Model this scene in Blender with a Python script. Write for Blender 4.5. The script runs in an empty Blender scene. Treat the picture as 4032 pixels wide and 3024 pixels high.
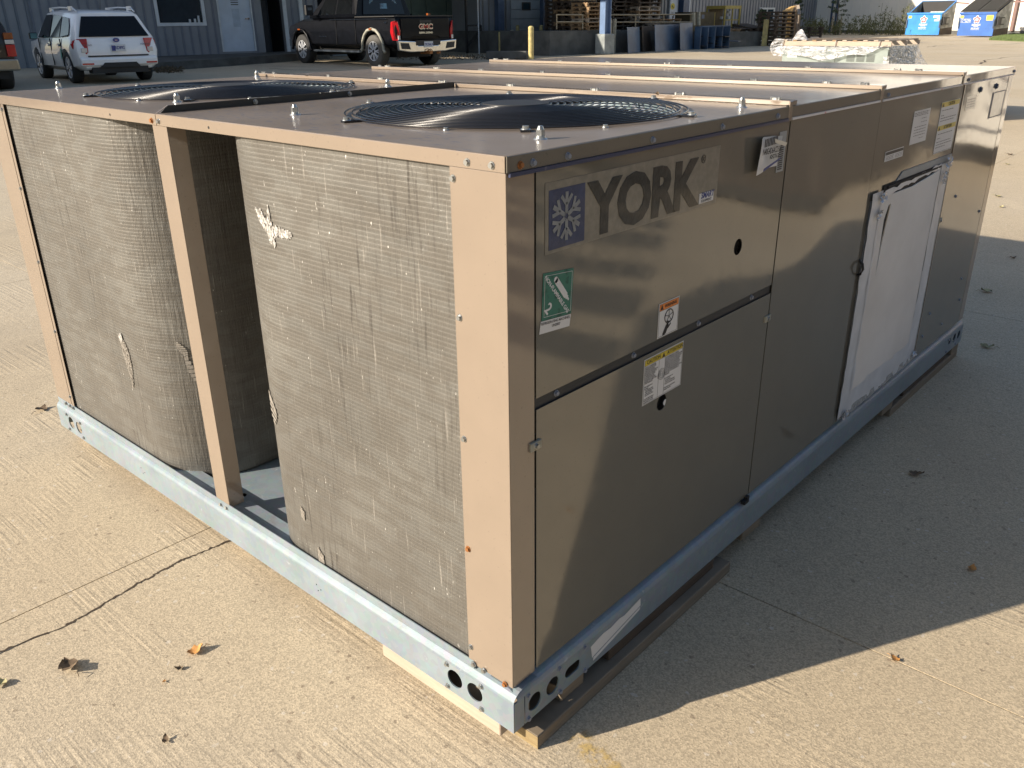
import bpy, bmesh, math, random
from mathutils import Vector, Matrix
R = math.radians
random.seed(7)
scene = bpy.context.scene
col = scene.collection
# ------------------------------------------------------------------ camera
CAM = Vector((0.8158, -0.8973, 1.2347)); FPX = 3327.5
RT = Vector((0.74595518, 0.66590018, -0.01130597))
DN = Vector((0.25563373, -0.30195936, -0.91840729))
FW = Vector((-0.61498152, 0.68220048, -0.39547469))
cd = bpy.data.cameras.new('camera'); cam = bpy.data.objects.new('camera', cd); col.objects.link(cam)
mw = Matrix((RT, -DN, -FW)).transposed().to_4x4(); mw.translation = CAM
cam.matrix_world = mw
cd.sensor_width = 36.0; cd.lens = FPX / 4032 * 36.0
cd.clip_start = 0.02; cd.clip_end = 2000
scene.camera = cam
# ------------------------------------------------------------------ world, sun, exposure
SUN_EL, SUN_AZ = 23.3, 61.5            # azimuth in which the light travels
w = bpy.data.worlds.new('World'); scene.world = w; w.use_nodes = True
nt = w.node_tree
sk = nt.nodes.new('ShaderNodeTexSky'); sk.sky_type = 'NISHITA'; sk.sun_disc = False
sk.sun_elevation = R(SUN_EL); sk.sun_rotation = R(208.5)
sk.air_density = 1.0; sk.dust_density = 1.2; sk.ozone_density = 1.0
nt.links.new(sk.outputs[0], nt.nodes['Background'].inputs[0])
nt.nodes['Background'].inputs[1].default_value = 0.092
sl = bpy.data.lights.new('sun', 'SUN'); sl.energy = 5.0; sl.angle = R(0.53); sl.color = (1.0, 0.88, 0.73)
so = bpy.data.objects.new('sun', sl); col.objects.link(so)
trav = Vector((math.cos(R(SUN_AZ)) * math.cos(R(SUN_EL)), math.sin(R(SUN_AZ)) * math.cos(R(SUN_EL)), -math.sin(R(SUN_EL))))
so.rotation_euler = trav.to_track_quat('-Z', 'Y').to_euler(); so.location = (-10, -20, 15)
scene.view_settings.view_transform = 'Standard'; scene.view_settings.look = 'None'
scene.view_settings.exposure = 0.78; scene.view_settings.gamma = 1.0
scene.view_settings.use_curve_mapping = False
scene.render.engine = 'CYCLES'

# ------------------------------------------------------------------ materials
def newmat(name):
    m = bpy.data.materials.new(name); m.use_nodes = True
    return m, m.node_tree, m.node_tree.nodes['Principled BSDF']
def noise(nt, scale, detail=4, rough=.55, stretch=None, coord='Object', dist=0):
    tc = nt.nodes.new('ShaderNodeTexCoord'); n = nt.nodes.new('ShaderNodeTexNoise')
    n.inputs['Scale'].default_value = scale; n.inputs['Detail'].default_value = detail
    n.inputs['Roughness'].default_value = rough; n.inputs['Distortion'].default_value = dist
    mp = nt.nodes.new('ShaderNodeMapping'); nt.links.new(tc.outputs[coord], mp.inputs[0])
    if stretch: mp.inputs['Scale'].default_value = stretch
    nt.links.new(mp.outputs[0], n.inputs['Vector']); return n
def ramp(nt, src, p0, p1, c0=(0, 0, 0, 1), c1=(1, 1, 1, 1)):
    r = nt.nodes.new('ShaderNodeValToRGB'); e = r.color_ramp.elements
    e[0].position = p0; e[1].position = p1; e[0].color = c0; e[1].color = c1
    nt.links.new(src, r.inputs[0]); return r
def mix(nt, a, b, f, mode='MIX'):
    m = nt.nodes.new('ShaderNodeMix'); m.data_type = 'RGBA'; m.blend_type = mode
    for s, i in ((a, 6), (b, 7), (f, 0)):
        if isinstance(s, (tuple, list)): m.inputs[i].default_value = tuple(s) + ((1,) if len(s) == 3 else ())
        elif isinstance(s, (int, float)): m.inputs[i].default_value = s
        else: nt.links.new(s, m.inputs[i])
    return m.outputs[2]
def bump(nt, src, strength, dist, prev=None):
    b = nt.nodes.new('ShaderNodeBump'); b.inputs['Strength'].default_value = strength
    b.inputs['Distance'].default_value = dist; nt.links.new(src, b.inputs['Height'])
    if prev: nt.links.new(prev.outputs[0], b.inputs['Normal'])
    return b
def mat(name, c, rough=.5, metal=0., var=.12, vs=6., bs=0., bscale=60., spec=.5, coat=0., coatr=.03, c2=None, p=(.4, .65), alpha=None, trans=0.):
    m, nt, b = newmat(name)
    n = noise(nt, vs)
    dark = tuple(x * (1 - var) for x in c) if c2 is None else c2
    r = ramp(nt, n.outputs[0], p[0], p[1])
    nt.links.new(mix(nt, dark, c, r.outputs[0]), b.inputs['Base Color'])
    b.inputs['Roughness'].default_value = rough; b.inputs['Metallic'].default_value = metal
    b.inputs['Specular IOR Level'].default_value = spec
    b.inputs['Coat Weight'].default_value = coat; b.inputs['Coat Roughness'].default_value = coatr
    if trans: b.inputs['Transmission Weight'].default_value = trans
    if alpha is not None: b.inputs['Alpha'].default_value = alpha
    if bs:
        nb = noise(nt, bscale, 3); bb = bump(nt, nb.outputs[0], bs, .004); nt.links.new(bb.outputs[0], b.inputs['Normal'])
    return m
M = {}
BEIGE = (.262, .210, .163)
def paint_mat(name, c, wave, rough=.35, coat=1., wscale=(1.2, 1.1, 1.6)):
    m, nt, b = newmat(name)
    n = noise(nt, 9, 5); r = ramp(nt, n.outputs[0], .35, .7)
    nd = noise(nt, 140, 2); rd = ramp(nt, nd.outputs[0], .66, .74)
    c0 = mix(nt, tuple(x * .93 for x in c), c, r.outputs[0])
    nt.links.new(mix(nt, c0, tuple(x * .8 for x in c), rd.outputs[0]), b.inputs['Base Color'])
    b.inputs['Roughness'].default_value = rough
    b.inputs['Coat Weight'].default_value = coat; b.inputs['Coat Roughness'].default_value = .07
    b.inputs['Coat IOR'].default_value = 1.9; b.inputs['Specular IOR Level'].default_value = .04
    sn = noise(nt, 30, 4, .6, (1, 1, .05)); sm = nt.nodes.new('ShaderNodeMapRange'); sm.inputs[1].default_value = .35; sm.inputs[2].default_value = .75; sm.inputs[3].default_value = .045; sm.inputs[4].default_value = .13
    nt.links.new(sn.outputs[0], sm.inputs[0]); nt.links.new(sm.outputs[0], b.inputs['Coat Roughness'])
    w1 = noise(nt, 1., 1.2, .4, wscale)
    b1 = bump(nt, w1.outputs[0], 1., wave)
    w2 = noise(nt, 260, 2); b2 = bump(nt, w2.outputs[0], .05, .0006, b1)
    nt.links.new(b1.outputs[0], b.inputs['Coat Normal']); nt.links.new(b2.outputs[0], b.inputs['Normal'])
    return m
M['paint'] = paint_mat('beige enamel', BEIGE, .0015)
M['panel'] = paint_mat('beige enamel with shade in colour', (.150, .141, .117), .030, wscale=(1, 1.2, 2.4))  # same enamel as the posts; the side's shade is put into this darker colour
M['top'] = None
def top_mat():
    m, nt, b = newmat('beige enamel weathered roof')
    n = noise(nt, 3, 5, .6); r = ramp(nt, n.outputs[0], .35, .7)
    s = noise(nt, 26, 5, .62, (1., 5., 1.)); rs = ramp(nt, s.outputs[0], .56, .62)
    base = mix(nt, (.25, .205, .165), (.29, .24, .195), r.outputs[0])
    pm = noise(nt, 1.3, 2, .5); pr_ = ramp(nt, pm.outputs[0], .44, .52)
    film = nt.nodes.new('ShaderNodeMath'); film.operation = 'MULTIPLY'
    nt.links.new(rs.outputs[0], film.inputs[0]); nt.links.new(pr_.outputs[0], film.inputs[1])
    nt.links.new(mix(nt, base, (.15, .15, .18), film.outputs[0]), b.inputs['Base Color'])
    b.inputs['Roughness'].default_value = .4
    b.inputs['Coat Weight'].default_value = .75; b.inputs['Specular IOR Level'].default_value = .1
    cr = nt.nodes.new('ShaderNodeMapRange'); cr.inputs[3].default_value = .07; cr.inputs[4].default_value = .22
    nt.links.new(n.outputs[0], cr.inputs[0]); nt.links.new(cr.outputs[0], b.inputs['Coat Roughness'])
    w1 = noise(nt, 2.2, 2); b1 = bump(nt, w1.outputs[0], 1., .004)
    sc = noise(nt, 90, 3, .6, (1, .12, 1)); b2 = bump(nt, sc.outputs[0], .25, .0006, b1)
    nt.links.new(b1.outputs[0], b.inputs['Coat Normal']); nt.links.new(b2.outputs[0], b.inputs['Normal'])
    return m
M['top'] = top_mat()
def galv():
    m, nt, b = newmat('galvanised steel')
    tc = nt.nodes.new('ShaderNodeTexCoord'); v = nt.nodes.new('ShaderNodeTexVoronoi'); v.inputs['Scale'].default_value = 70
    nt.links.new(tc.outputs['Object'], v.inputs['Vector'])
    n = noise(nt, 5, 6, .6); r = ramp(nt, n.outputs[0], .35, .68)
    cc = mix(nt, (.20, .25, .285), (.255, .31, .35), r.outputs[0])
    cc = mix(nt, cc, v.outputs['Color'], .035)
    st = noise(nt, 30, 5, .7, (1, 1, 1)); sr = ramp(nt, st.outputs[0], .64, .70)
    cc = mix(nt, cc, (.33, .38, .42), sr.outputs[0])
    dn = noise(nt, 9, 6, .75); dr = ramp(nt, dn.outputs[0], .60, .74); cc = mix(nt, cc, (.20, .155, .105), mix(nt, (0, 0, 0), dr.outputs[0], .45))
    nt.links.new(cc, b.inputs['Base Color']); b.inputs['Metallic'].default_value = .15; b.inputs['Specular IOR Level'].default_value = .3
    mr = nt.nodes.new('ShaderNodeMapRange'); mr.inputs[3].default_value = .32; mr.inputs[4].default_value = .55
    nt.links.new(n.outputs[0], mr.inputs[0]); nt.links.new(mr.outputs[0], b.inputs['Roughness'])
    bb = bump(nt, n.outputs[0], .25, .002); nt.links.new(bb.outputs[0], b.inputs['Normal'])
    return m
M['galv'] = galv()
def coil_mat():
    m, nt, b = newmat('aluminium coil fins')
    uv = nt.nodes.new('ShaderNodeUVMap')
    def nz(scale, det, st, ro=.6):
        mp = nt.nodes.new('ShaderNodeMapping'); mp.inputs['Scale'].default_value = st
        n = nt.nodes.new('ShaderNodeTexNoise'); n.inputs['Scale'].default_value = scale; n.inputs['Detail'].default_value = det; n.inputs['Roughness'].default_value = ro
        nt.links.new(uv.outputs[0], mp.inputs[0]); nt.links.new(mp.outputs[0], n.inputs['Vector']); return n
    big = nz(3.2, 4, (1, .8, 1)); rb = ramp(nt, big.outputs[0], .38, .64)
    c = mix(nt, (.135, .131, .12), (.185, .181, .166), rb.outputs[0])
    blk = nz(9, 1, (1.2, 3.2, 1), .3); r0 = ramp(nt, blk.outputs[0], .46, .52)
    c = mix(nt, c, (.125, .115, .10), mix(nt, (0, 0, 0), r0.outputs[0], .5))
    s1 = nz(120, 5, (1, .045, 1), .65); r1 = ramp(nt, s1.outputs[0], .61, .70)        # long vertical crushed lines, pale
    c = mix(nt, c, (.36, .345, .32), r1.outputs[0])
    s2 = nz(95, 4, (1, .06, 1), .7); r2 = ramp(nt, s2.outputs[0], .36, .46, (1, 1, 1, 1), (0, 0, 0, 1))
    g = nz(2.2, 2, (1.4, .5, 1)); rg = ramp(nt, g.outputs[0], .46, .56)
    mu = nt.nodes.new('ShaderNodeMath'); mu.operation = 'MULTIPLY'; nt.links.new(r2.outputs[0], mu.inputs[0]); nt.links.new(rg.outputs[0], mu.inputs[1])
    c = mix(nt, c, (.075, .07, .063), mu.outputs[0])
    s3 = nz(130, 3, (1, .22, 1), .8); r3 = ramp(nt, s3.outputs[0], .68, .72)
    c = mix(nt, c, (.85, .84, .80), r3.outputs[0])
    fin = nz(520, 1, (1, .01, 1)); hz = nz(60, 4, (.02, 1, 1), .7); rh = ramp(nt, hz.outputs[0], .42, .62)
    c = mix(nt, c, mix(nt, c, (.20, .19, .172), .25), rh.outputs[0])
    nt.links.new(c, b.inputs['Base Color'])
    b.inputs['Metallic'].default_value = .35; b.inputs['Specular IOR Level'].default_value = .4
    mr = nt.nodes.new('ShaderNodeMapRange'); mr.inputs[3].default_value = .48; mr.inputs[4].default_value = .2
    nt.links.new(r1.outputs[0], mr.inputs[0]); nt.links.new(mr.outputs[0], b.inputs['Roughness'])
    b1 = bump(nt, s1.outputs[0], .5, .004); b2 = bump(nt, s3.outputs[0], .5, .003, b1)
    b3 = bump(nt, fin.outputs[0], .25, .001, b2)
    nt.links.new(b3.outputs[0], b.inputs['Normal'])
    return m
M['coil'] = coil_mat()
def concrete(name, hue=(1, 1, 1), shade=1., broom=False):
    m, nt, b = newmat(name)
    oi = nt.nodes.new('ShaderNodeTexCoord')
    v = nt.nodes.new('ShaderNodeTexVoronoi'); v.inputs['Scale'].default_value = 290; nt.links.new(oi.outputs['Object'], v.inputs['Vector'])
    v2 = nt.nodes.new('ShaderNodeTexVoronoi'); v2.inputs['Scale'].default_value = 130; nt.links.new(oi.outputs['Object'], v2.inputs['Vector'])
    n1 = noise(nt, 1.1, 6, .62); r1 = ramp(nt, n1.outputs[0], .32, .68)
    base = mix(nt, (.45 * shade, .375 * shade, .265 * shade), (.51 * shade, .43 * shade, .305 * shade), r1.outputs[0])
    n4 = noise(nt, .28, 3, .5); r4 = ramp(nt, n4.outputs[0], .42, .66)
    base = mix(nt, base, (.50 * shade, .435 * shade, .33 * shade), r4.outputs[0])
    vs = nt.nodes.new('ShaderNodeSeparateColor'); nt.links.new(v.outputs['Color'], vs.inputs[0])
    rg = ramp(nt, vs.outputs[0], .0, 1., (.74, .74, .74, 1), (1.22, 1.21, 1.19, 1))
    base = mix(nt, base, rg.outputs[0], 1., 'MULTIPLY')
    v2s = nt.nodes.new('ShaderNodeSeparateColor'); nt.links.new(v2.outputs['Color'], v2s.inputs[0])
    dk = ramp(nt, v2s.outputs[0], .006, .008, (1, 1, 1, 1), (0, 0, 0, 1))
    base = mix(nt, base, (.17, .13, .095), mix(nt, (0, 0, 0), dk.outputs[0], .55))
    wt = ramp(nt, v2s.outputs[1], .994, .996)
    base = mix(nt, base, (.62, .57, .49), mix(nt, (0, 0, 0), wt.outputs[0], .6))
    n5 = noise(nt, .75, 5, .7); r5 = ramp(nt, n5.outputs[0], .50, .72); base = mix(nt, base, (.30 * shade, .255 * shade, .195 * shade), mix(nt, (0, 0, 0), r5.outputs[0], .38))
    st = noise(nt, 7, 6, .75); sr = ramp(nt, st.outputs[0], .64, .80)
    base = mix(nt, base, (.38 * shade, .265 * shade, .15 * shade), mix(nt, (0, 0, 0), sr.outputs[0], .35))
    nt.links.new(base, b.inputs['Base Color']); b.inputs['Roughness'].default_value = .82
    b.inputs['Specular IOR Level'].default_value = .35
    n2 = noise(nt, 230, 3, .7)
    b1 = bump(nt, n2.outputs[0], .45, .0014)
    b2 = bump(nt, v.outputs['Distance'], .15, .002, b1)
    last = b2
    if broom:
        br = noise(nt, 75, 2, .5, (.02, 1., 1.)); mk = noise(nt, 2.1, 2, .5); mr = ramp(nt, mk.outputs[0], .45, .58)
        mm = nt.nodes.new('ShaderNodeMath'); mm.operation = 'MULTIPLY'; nt.links.new(br.outputs[0], mm.inputs[0]); nt.links.new(mr.outputs[0], mm.inputs[1])
        last = bump(nt, mm.outputs[0], .8, .004, b2)
    nt.links.new(last.outputs[0], b.inputs['Normal'])
    return m
M['conc'] = concrete('exposed aggregate concrete', broom=True)
M['conc_far'] = concrete('yard concrete')
M['dockconc'] = mat('old grey concrete darkened for shade', (.12, .122, .115), .85, var=.4, vs=2.2, bs=.4, bscale=20)  # dark grey also stands in for the deep shade at the dock
M['dirt'] = mat('joint dirt', (.085, .06, .04), .95, var=.4)
M['dark'] = mat('black void', (.012, .012, .012), .7)
M['blackplastic'] = mat('black coated wire', (.012, .013, .017), .25, spec=.6)
M['rust'] = mat('rusty zinc', (.42, .17, .05), .6, .3, var=.4, vs=90)
M['zinc'] = mat('zinc plated bolt', (.48, .50, .50), .33, .8, vs=60, var=.3)
M['white'] = mat('white sticker', (.66, .67, .68), .4, spec=.4, var=.04)
M['ink'] = mat('black ink', (.02, .02, .022), .5)
M['greyink'] = mat('grey ink', (.13, .13, .14), .5)
M['yellowlbl'] = mat('yellow sticker', (.66, .52, .05), .4)
M['orangelbl'] = mat('orange sticker', (.75, .24, .05), .4)
M['greenlbl'] = mat('green sticker', (.04, .17, .13), .3, spec=.4, bs=.1, bscale=120, c2=(.02, .10, .075), vs=60, p=(.34, .46))
M['bluelbl'] = mat('blue print', (.025, .05, .24), .35)
M['film'] = mat('clear decal film', (.235, .22, .185), .3, var=.2, vs=60, bs=.12, bscale=120, spec=.4, coat=.5, coatr=.08)
M['filmblue'] = mat('blue decal film', (.03, .05, .13), .3, var=.25, vs=60, bs=.12, bscale=120, coat=.35, coatr=.08)
M['filmflake'] = mat('pale decal film', (.24, .26, .28), .3, var=.2, vs=60)
M['filmdark'] = mat('charcoal decal film', (.03, .035, .038), .3, var=.35, vs=60, bs=.2, bscale=90, spec=.3, coat=.6, coatr=.08)
def wood(name, c, c2, sc=1.):
    m, nt, b = newmat(name)
    n = noise(nt, 14 * sc, 5, .6, (.6, .6, 6.), dist=.4); r = ramp(nt, n.outputs[0], .3, .7)
    k = noise(nt, 4, 3); kr = ramp(nt, k.outputs[0], .4, .7)
    cc = mix(nt, c2, c, r.outputs[0]); cc = mix(nt, cc, tuple(x * .8 for x in c), kr.outputs[0])
    nt.links.new(cc, b.inputs['Base Color']); b.inputs['Roughness'].default_value = .75
    bb = bump(nt, n.outputs[0], .3, .002); nt.links.new(bb.outputs[0], b.inputs['Normal'])
    return m
M['wood'] = wood('weathered skid timber', (.27, .22, .16), (.16, .125, .085))
M['palewood'] = wood('fresh pine', (.47, .39, .31), (.38, .30, .23))
M['endgrain'] = wood('end grain', (.32, .25, .13), (.19, .13, .06), 3)
M['pallet'] = wood('pallet wood', (.36, .24, .13), (.22, .14, .075))
M['palletpale'] = wood('pale pallet wood', (.50, .42, .33), (.32, .26, .2))
M['palletdark'] = wood('dark old pallet wood', (.095, .07, .05), (.05, .035, .025))
M['palletyel'] = wood('yellow pine pallet wood', (.78, .52, .2), (.6, .36, .12))  # raised brightness stands in for sun on the leaning pallets
M['siding'] = mat('blue grey metal siding', (.245, .258, .28), .5, .1, var=.12, vs=1.5, bs=.1, bscale=8)
M['sidingpale'] = mat('pale grey metal siding', (.34, .34, .33), .5, .1, var=.15, vs=1.5)
M['wallwhite'] = mat('white metal siding', (.74, .71, .64), .5, 0, var=.05, vs=1)
M['bluesteel'] = mat('dark blue painted steel', (.07, .11, .19), .45, .1, var=.25, vs=3)
M['greendoor'] = mat('dark green metal door', (.085, .12, .10), .5, .1, var=.2, vs=2)
M['whitedoor'] = mat('white painted door', (.52, .60, .70), .4, var=.1, vs=3)
M['trim'] = mat('pale trim', (.60, .64, .67), .4)
M['ohdoor'] = mat('overhead door grey', (.27, .31, .34), .5, var=.1)
M['glass'] = mat('dark window glass', (.02, .04, .055), .06, spec=.12)
M['tint'] = mat('tinted car glass', (.006, .007, .008), .06, spec=.35)
M['yellowpost'] = mat('faded yellow paint', (.60, .50, .20), .6, var=.3, vs=8, c2=(.42, .34, .15))
M['yellowdk'] = mat('grimy yellow paint', (.33, .28, .12), .6, var=.3, vs=8)
M['palepost'] = mat('pale grimy post', (.38, .37, .30), .7, var=.3, vs=8)
M['rail'] = mat('tan railing paint', (.34, .29, .20), .6, var=.2)
M['plate'] = mat('blue grey steel plate', (.075, .13, .21), .5, .0, vs=1.6, c2=(.05, .085, .14))
M['rustplate'] = mat('rusty steel plate', (.085, .065, .05), .7, .2, var=.5, vs=2.5)
M['ochre'] = mat('ochre painted crate', (.42, .33, .08), .6, var=.2)
M['crate'] = mat('brown crate board', (.10, .075, .035), .7, var=.3)
M['blue'] = mat('blue dumpster paint', (.02, .19, .62), .4, var=.2, vs=2, c2=(.03, .25, .55))
M['blueflat'] = mat('faded blue dumpster paint', (.04, .14, .45), .45, var=.2, vs=2)
M['grease'] = mat('grimy grey steel', (.46, .47, .44), .6, var=.55, vs=3)
M['lid'] = mat('black ribbed plastic', (.055, .055, .052), .55)
M['chrome'] = mat('chrome', (.8, .8, .78), .12, 1.)
M['carwhite'] = mat('white car paint', (.86, .86, .86), .35, coat=1, var=.03, coatr=.02)
M['carblack'] = mat('black car paint', (.006, .007, .010), .35, spec=.12, coat=.12, var=.3, coatr=.02)
M['cardark'] = mat('dark brown car paint', (.022, .018, .015), .3, spec=.25, coat=.4, var=.2, coatr=.02)
M['tyre'] = mat('tyre rubber', (.03, .03, .03), .8)
M['tyrelitdust'] = mat('sunlit dusty tyre rubber', (.10, .095, .085), .85)
M['alloy'] = mat('silver alloy', (.72, .74, .77), .35, .3)
M['redlens'] = mat('red lamp lens', (.45, .01, .015), .12, spec=.7)
M['clearlens'] = mat('clear lamp lens', (.6, .58, .55), .15, spec=.7)
M['orangelens'] = mat('orange lamp lens', (.26, .07, .015), .25)
M['greybox'] = mat('grey green unit paint', (.26, .31, .29), .4, coat=.3)
M['charcoal'] = mat('black trim plastic', (.02, .02, .02), .6)
M['leafgreen'] = mat('green foliage', (.06, .10, .03), .7, var=.5, vs=3)
M['weed'] = mat('dry weed foliage', (.16, .17, .06), .8, var=.5, vs=6)
M['grass'] = mat('grass', (.12, .17, .05), .8, var=.4, vs=4)
M['leaforange'] = mat('orange dead leaf', (.55, .27, .08), .7, var=.4, vs=60)
M['leafbrown'] = mat('brown dead leaf', (.20, .14, .085), .8, var=.5, vs=60)
M['leafyellow'] = mat('pale dead leaf', (.42, .38, .20), .8, var=.4, vs=60)
M['bark'] = mat('bark', (.12, .09, .06), .9)
M['yellowpaint'] = mat('worn yellow road paint', (.52, .41, .19), .85, c2=(.46, .37, .22), vs=60, p=(.38, .55), bs=.7, bscale=160)
M['cover'] = mat('grubby white board cover', (.76, .74, .71), .7, var=.1, vs=3, c2=(.64, .62, .59), p=(.3, .6))
M['tape'] = mat('silver tape', (.70, .72, .75), .4, .1, var=.12, vs=12, bs=.3, bscale=35)
M['tapewrink'] = mat('crumpled foil tape', (.66, .67, .69), .25, .5, var=.3, vs=80, bs=1., bscale=90)
M['capshade'] = mat('flange paint with painted shade', (.045, .042, .035), .5)  # near-black colour paints in the shade on the divider flange
M['capdark'] = mat('dark channel paint', (.03, .034, .04), .5)
M['capgrey'] = mat('grey sealed plate', (.34, .36, .37), .5)
def film_plastic():
    m, nt, b = newmat('clear plastic wrap')
    b.inputs['Base Color'].default_value = (.85, .86, .88, 1); b.inputs['Roughness'].default_value = .15
    b.inputs['Specular IOR Level'].default_value = .8
    n = noise(nt, 5, 4, .6, (1, 1, 3)); r = ramp(nt, n.outputs[0], .35, .65, (.25, .25, .25, 1), (.8, .8, .8, 1)); nt.links.new(r.outputs[0], b.inputs['Alpha'])
    n2 = noise(nt, 3.5, 2.5, .5, (1, 1, 3), dist=1.5); bb = bump(nt, n2.outputs[0], 1., .22); nt.links.new(bb.outputs[0], b.inputs['Normal'])
    return m
M['plastic'] = film_plastic()

# ------------------------------------------------------------------ mesh helpers
def link(o): col.objects.link(o); return o
def tag(o, label=None, cat=None, group=None, kind=None):
    if label: o['label'] = label
    if cat: o['category'] = cat
    if group: o['group'] = group
    if kind: o['kind'] = kind
    return o
def empty(name, loc=(0, 0, 0), rz=0, label=None, cat=None, group=None):
    o = bpy.data.objects.new(name, None); o.empty_display_size = .1; link(o)
    o.location = loc; o.rotation_euler = (0, 0, rz); return tag(o, label, cat, group)
class MB:
    def __init__(s): s.v = []; s.f = []; s.sm = []
    def add(s, vs, fs, smooth=False):
        b = len(s.v); s.v += [tuple(x) for x in vs]; s.f += [tuple(i + b for i in f) for f in fs]; s.sm += [smooth] * len(fs); return s
    def box(s, x0, x1, y0, y1, z0, z1):
        v = [(x, y, z) for z in (z0, z1) for y in (y0, y1) for x in (x0, x1)]
        return s.add(v, [(0, 2, 3, 1), (4, 5, 7, 6), (0, 1, 5, 4), (2, 6, 7, 3), (0, 4, 6, 2), (1, 3, 7, 5)])
    def obox(s, c, ax, ay, az, hx, hy, hz):     # oriented box
        c = Vector(c); ax = Vector(ax).normalized() * hx; ay = Vector(ay).normalized() * hy; az = Vector(az).normalized() * hz
        v = [c + ax * i + ay * j + az * k for k in (-1, 1) for j in (-1, 1) for i in (-1, 1)]
        return s.add(v, [(0, 2, 3, 1), (4, 5, 7, 6), (0, 1, 5, 4), (2, 6, 7, 3), (0, 4, 6, 2), (1, 3, 7, 5)])
    def bar(s, a, b, w, h=None, up=(0, 0, 1)):
        a = Vector(a); b = Vector(b); d = b - a; L = d.length; d.normalize(); u = Vector(up)
        if abs(d.dot(u)) > .95: u = Vector((1, 0, 0))
        sd = d.cross(u).normalized(); u = sd.cross(d)
        return s.obox((a + b) / 2, d, sd, u, L / 2, w / 2, (h or w) / 2)
    def cyl(s, a, b, r0, r1=None, n=12, caps=True, smooth=True):
        a = Vector(a); b = Vector(b); r1 = r0 if r1 is None else r1; d = (b - a).normalized()
        u = d.orthogonal().normalized(); w_ = d.cross(u); vs = []
        for c, r in ((a, r0), (b, r1)):
            vs += [c + (u * math.cos(2 * math.pi * i / n) + w_ * math.sin(2 * math.pi * i / n)) * r for i in range(n)]
        s.add(vs, [(i, (i + 1) % n, n + (i + 1) % n, n + i) for i in range(n)], smooth)
        if caps: s.add(vs, [tuple(range(n - 1, -1, -1)), tuple(range(n, 2 * n))])
        return s
    def tube(s, pts, r, n=6, closed=False):
        P = [Vector(p) for p in pts]; m = len(P); vs = []; pu = None
        for i, p in enumerate(P):
            t = (P[(i + 1) % m] - P[i - 1]) if closed else (P[min(i + 1, m - 1)] - P[max(i - 1, 0)])
            t.normalize(); u = Vector((0, 0, 1)) if abs(t.z) < .95 else Vector((1, 0, 0)); sd = t.cross(u).normalized(); u = sd.cross(t)
            rr = r[i] if isinstance(r, (list, tuple)) else r
            vs += [p + (sd * math.cos(2 * math.pi * k / n) + u * math.sin(2 * math.pi * k / n)) * rr for k in range(n)]
        fs = [(i * n + k, i * n + (k + 1) % n, ((i + 1) % m) * n + (k + 1) % n, ((i + 1) % m) * n + k) for i in range(m if closed else m - 1) for k in range(n)]
        s.add(vs, fs, True)
        if not closed: s.add(vs, [tuple(range(n - 1, -1, -1)), tuple(range((m - 1) * n, m * n))])
        return s
    def prism(s, pts, off):                     # polygon extruded by vector
        n = len(pts); P = [Vector(p) for p in pts]; Q = [p + Vector(off) for p in P]
        return s.add(P + Q, [tuple(range(n - 1, -1, -1)), tuple(range(n, 2 * n))] + [(i, (i + 1) % n, n + (i + 1) % n, n + i) for i in range(n)])
    def quad(s, a, b, c, d): return s.add([a, b, c, d], [(0, 1, 2, 3)])
    def mesh(s, name, m):
        me = bpy.data.meshes.new(name); me.from_pydata(s.v, [], s.f); me.polygons.foreach_set('use_smooth', s.sm)
        for x in (m if isinstance(m, (list, tuple)) else [m]): me.materials.append(M[x] if isinstance(x, str) else x)
        bm = bmesh.new(); bm.from_mesh(me); bmesh.ops.recalc_face_normals(bm, faces=bm.faces); bm.to_mesh(me); bm.free()
        me.update(); return me
    def build(s, name, m, parent=None, **kw):
        o = bpy.data.objects.new(name, s.mesh(name, m)); link(o)
        if parent: o.parent = parent
        return tag(o, **kw)
def put(name, me, parent=None, mw_=None, **kw):
    o = bpy.data.objects.new(name, me); link(o)
    if parent: o.parent = parent
    if mw_ is not None: o.matrix_local = mw_
    return tag(o, **kw)
def bevel(o, wd, seg=2):
    b = o.modifiers.new('b', 'BEVEL'); b.width = wd; b.segments = seg; b.limit_method = 'ANGLE'; b.angle_limit = R(40); b.harden_normals = False
    return o
def flat(name, outer, holes, th, m):
    """flat plate in local XY with holes; th thick centred on z=0"""
    cu = bpy.data.curves.new(name, 'CURVE'); cu.dimensions = '2D'; cu.fill_mode = 'BOTH'; cu.extrude = th / 2
    for ring in [outer] + holes:
        sp = cu.splines.new('POLY'); sp.points.add(len(ring) - 1); sp.use_cyclic_u = True
        for p, q in zip(sp.points, ring): p.co = (q[0], q[1], 0, 1)
    o = bpy.data.objects.new(name, cu); me = bpy.data.meshes.new_from_object(o); bpy.data.objects.remove(o); bpy.data.curves.remove(cu)
    me.materials.clear(); me.materials.append(M[m]); me.name = name; return me
def circ(cx, cy, r, n=24): return [(cx + r * math.cos(2 * math.pi * i / n), cy + r * math.sin(2 * math.pi * i / n)) for i in range(n)]
def slot(x0, x1, cy, r, n=8):
    return [(x1 - r + r * math.sin(math.pi * i / n), cy - r * math.cos(math.pi * i / n)) for i in range(n + 1)] + [(x0 + r - r * math.sin(math.pi * i / n), cy + r * math.cos(math.pi * i / n)) for i in range(n + 1)]
def rect(x0, x1, y0, y1): return [(x0, y0), (x1, y0), (x1, y1), (x0, y1)]
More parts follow.
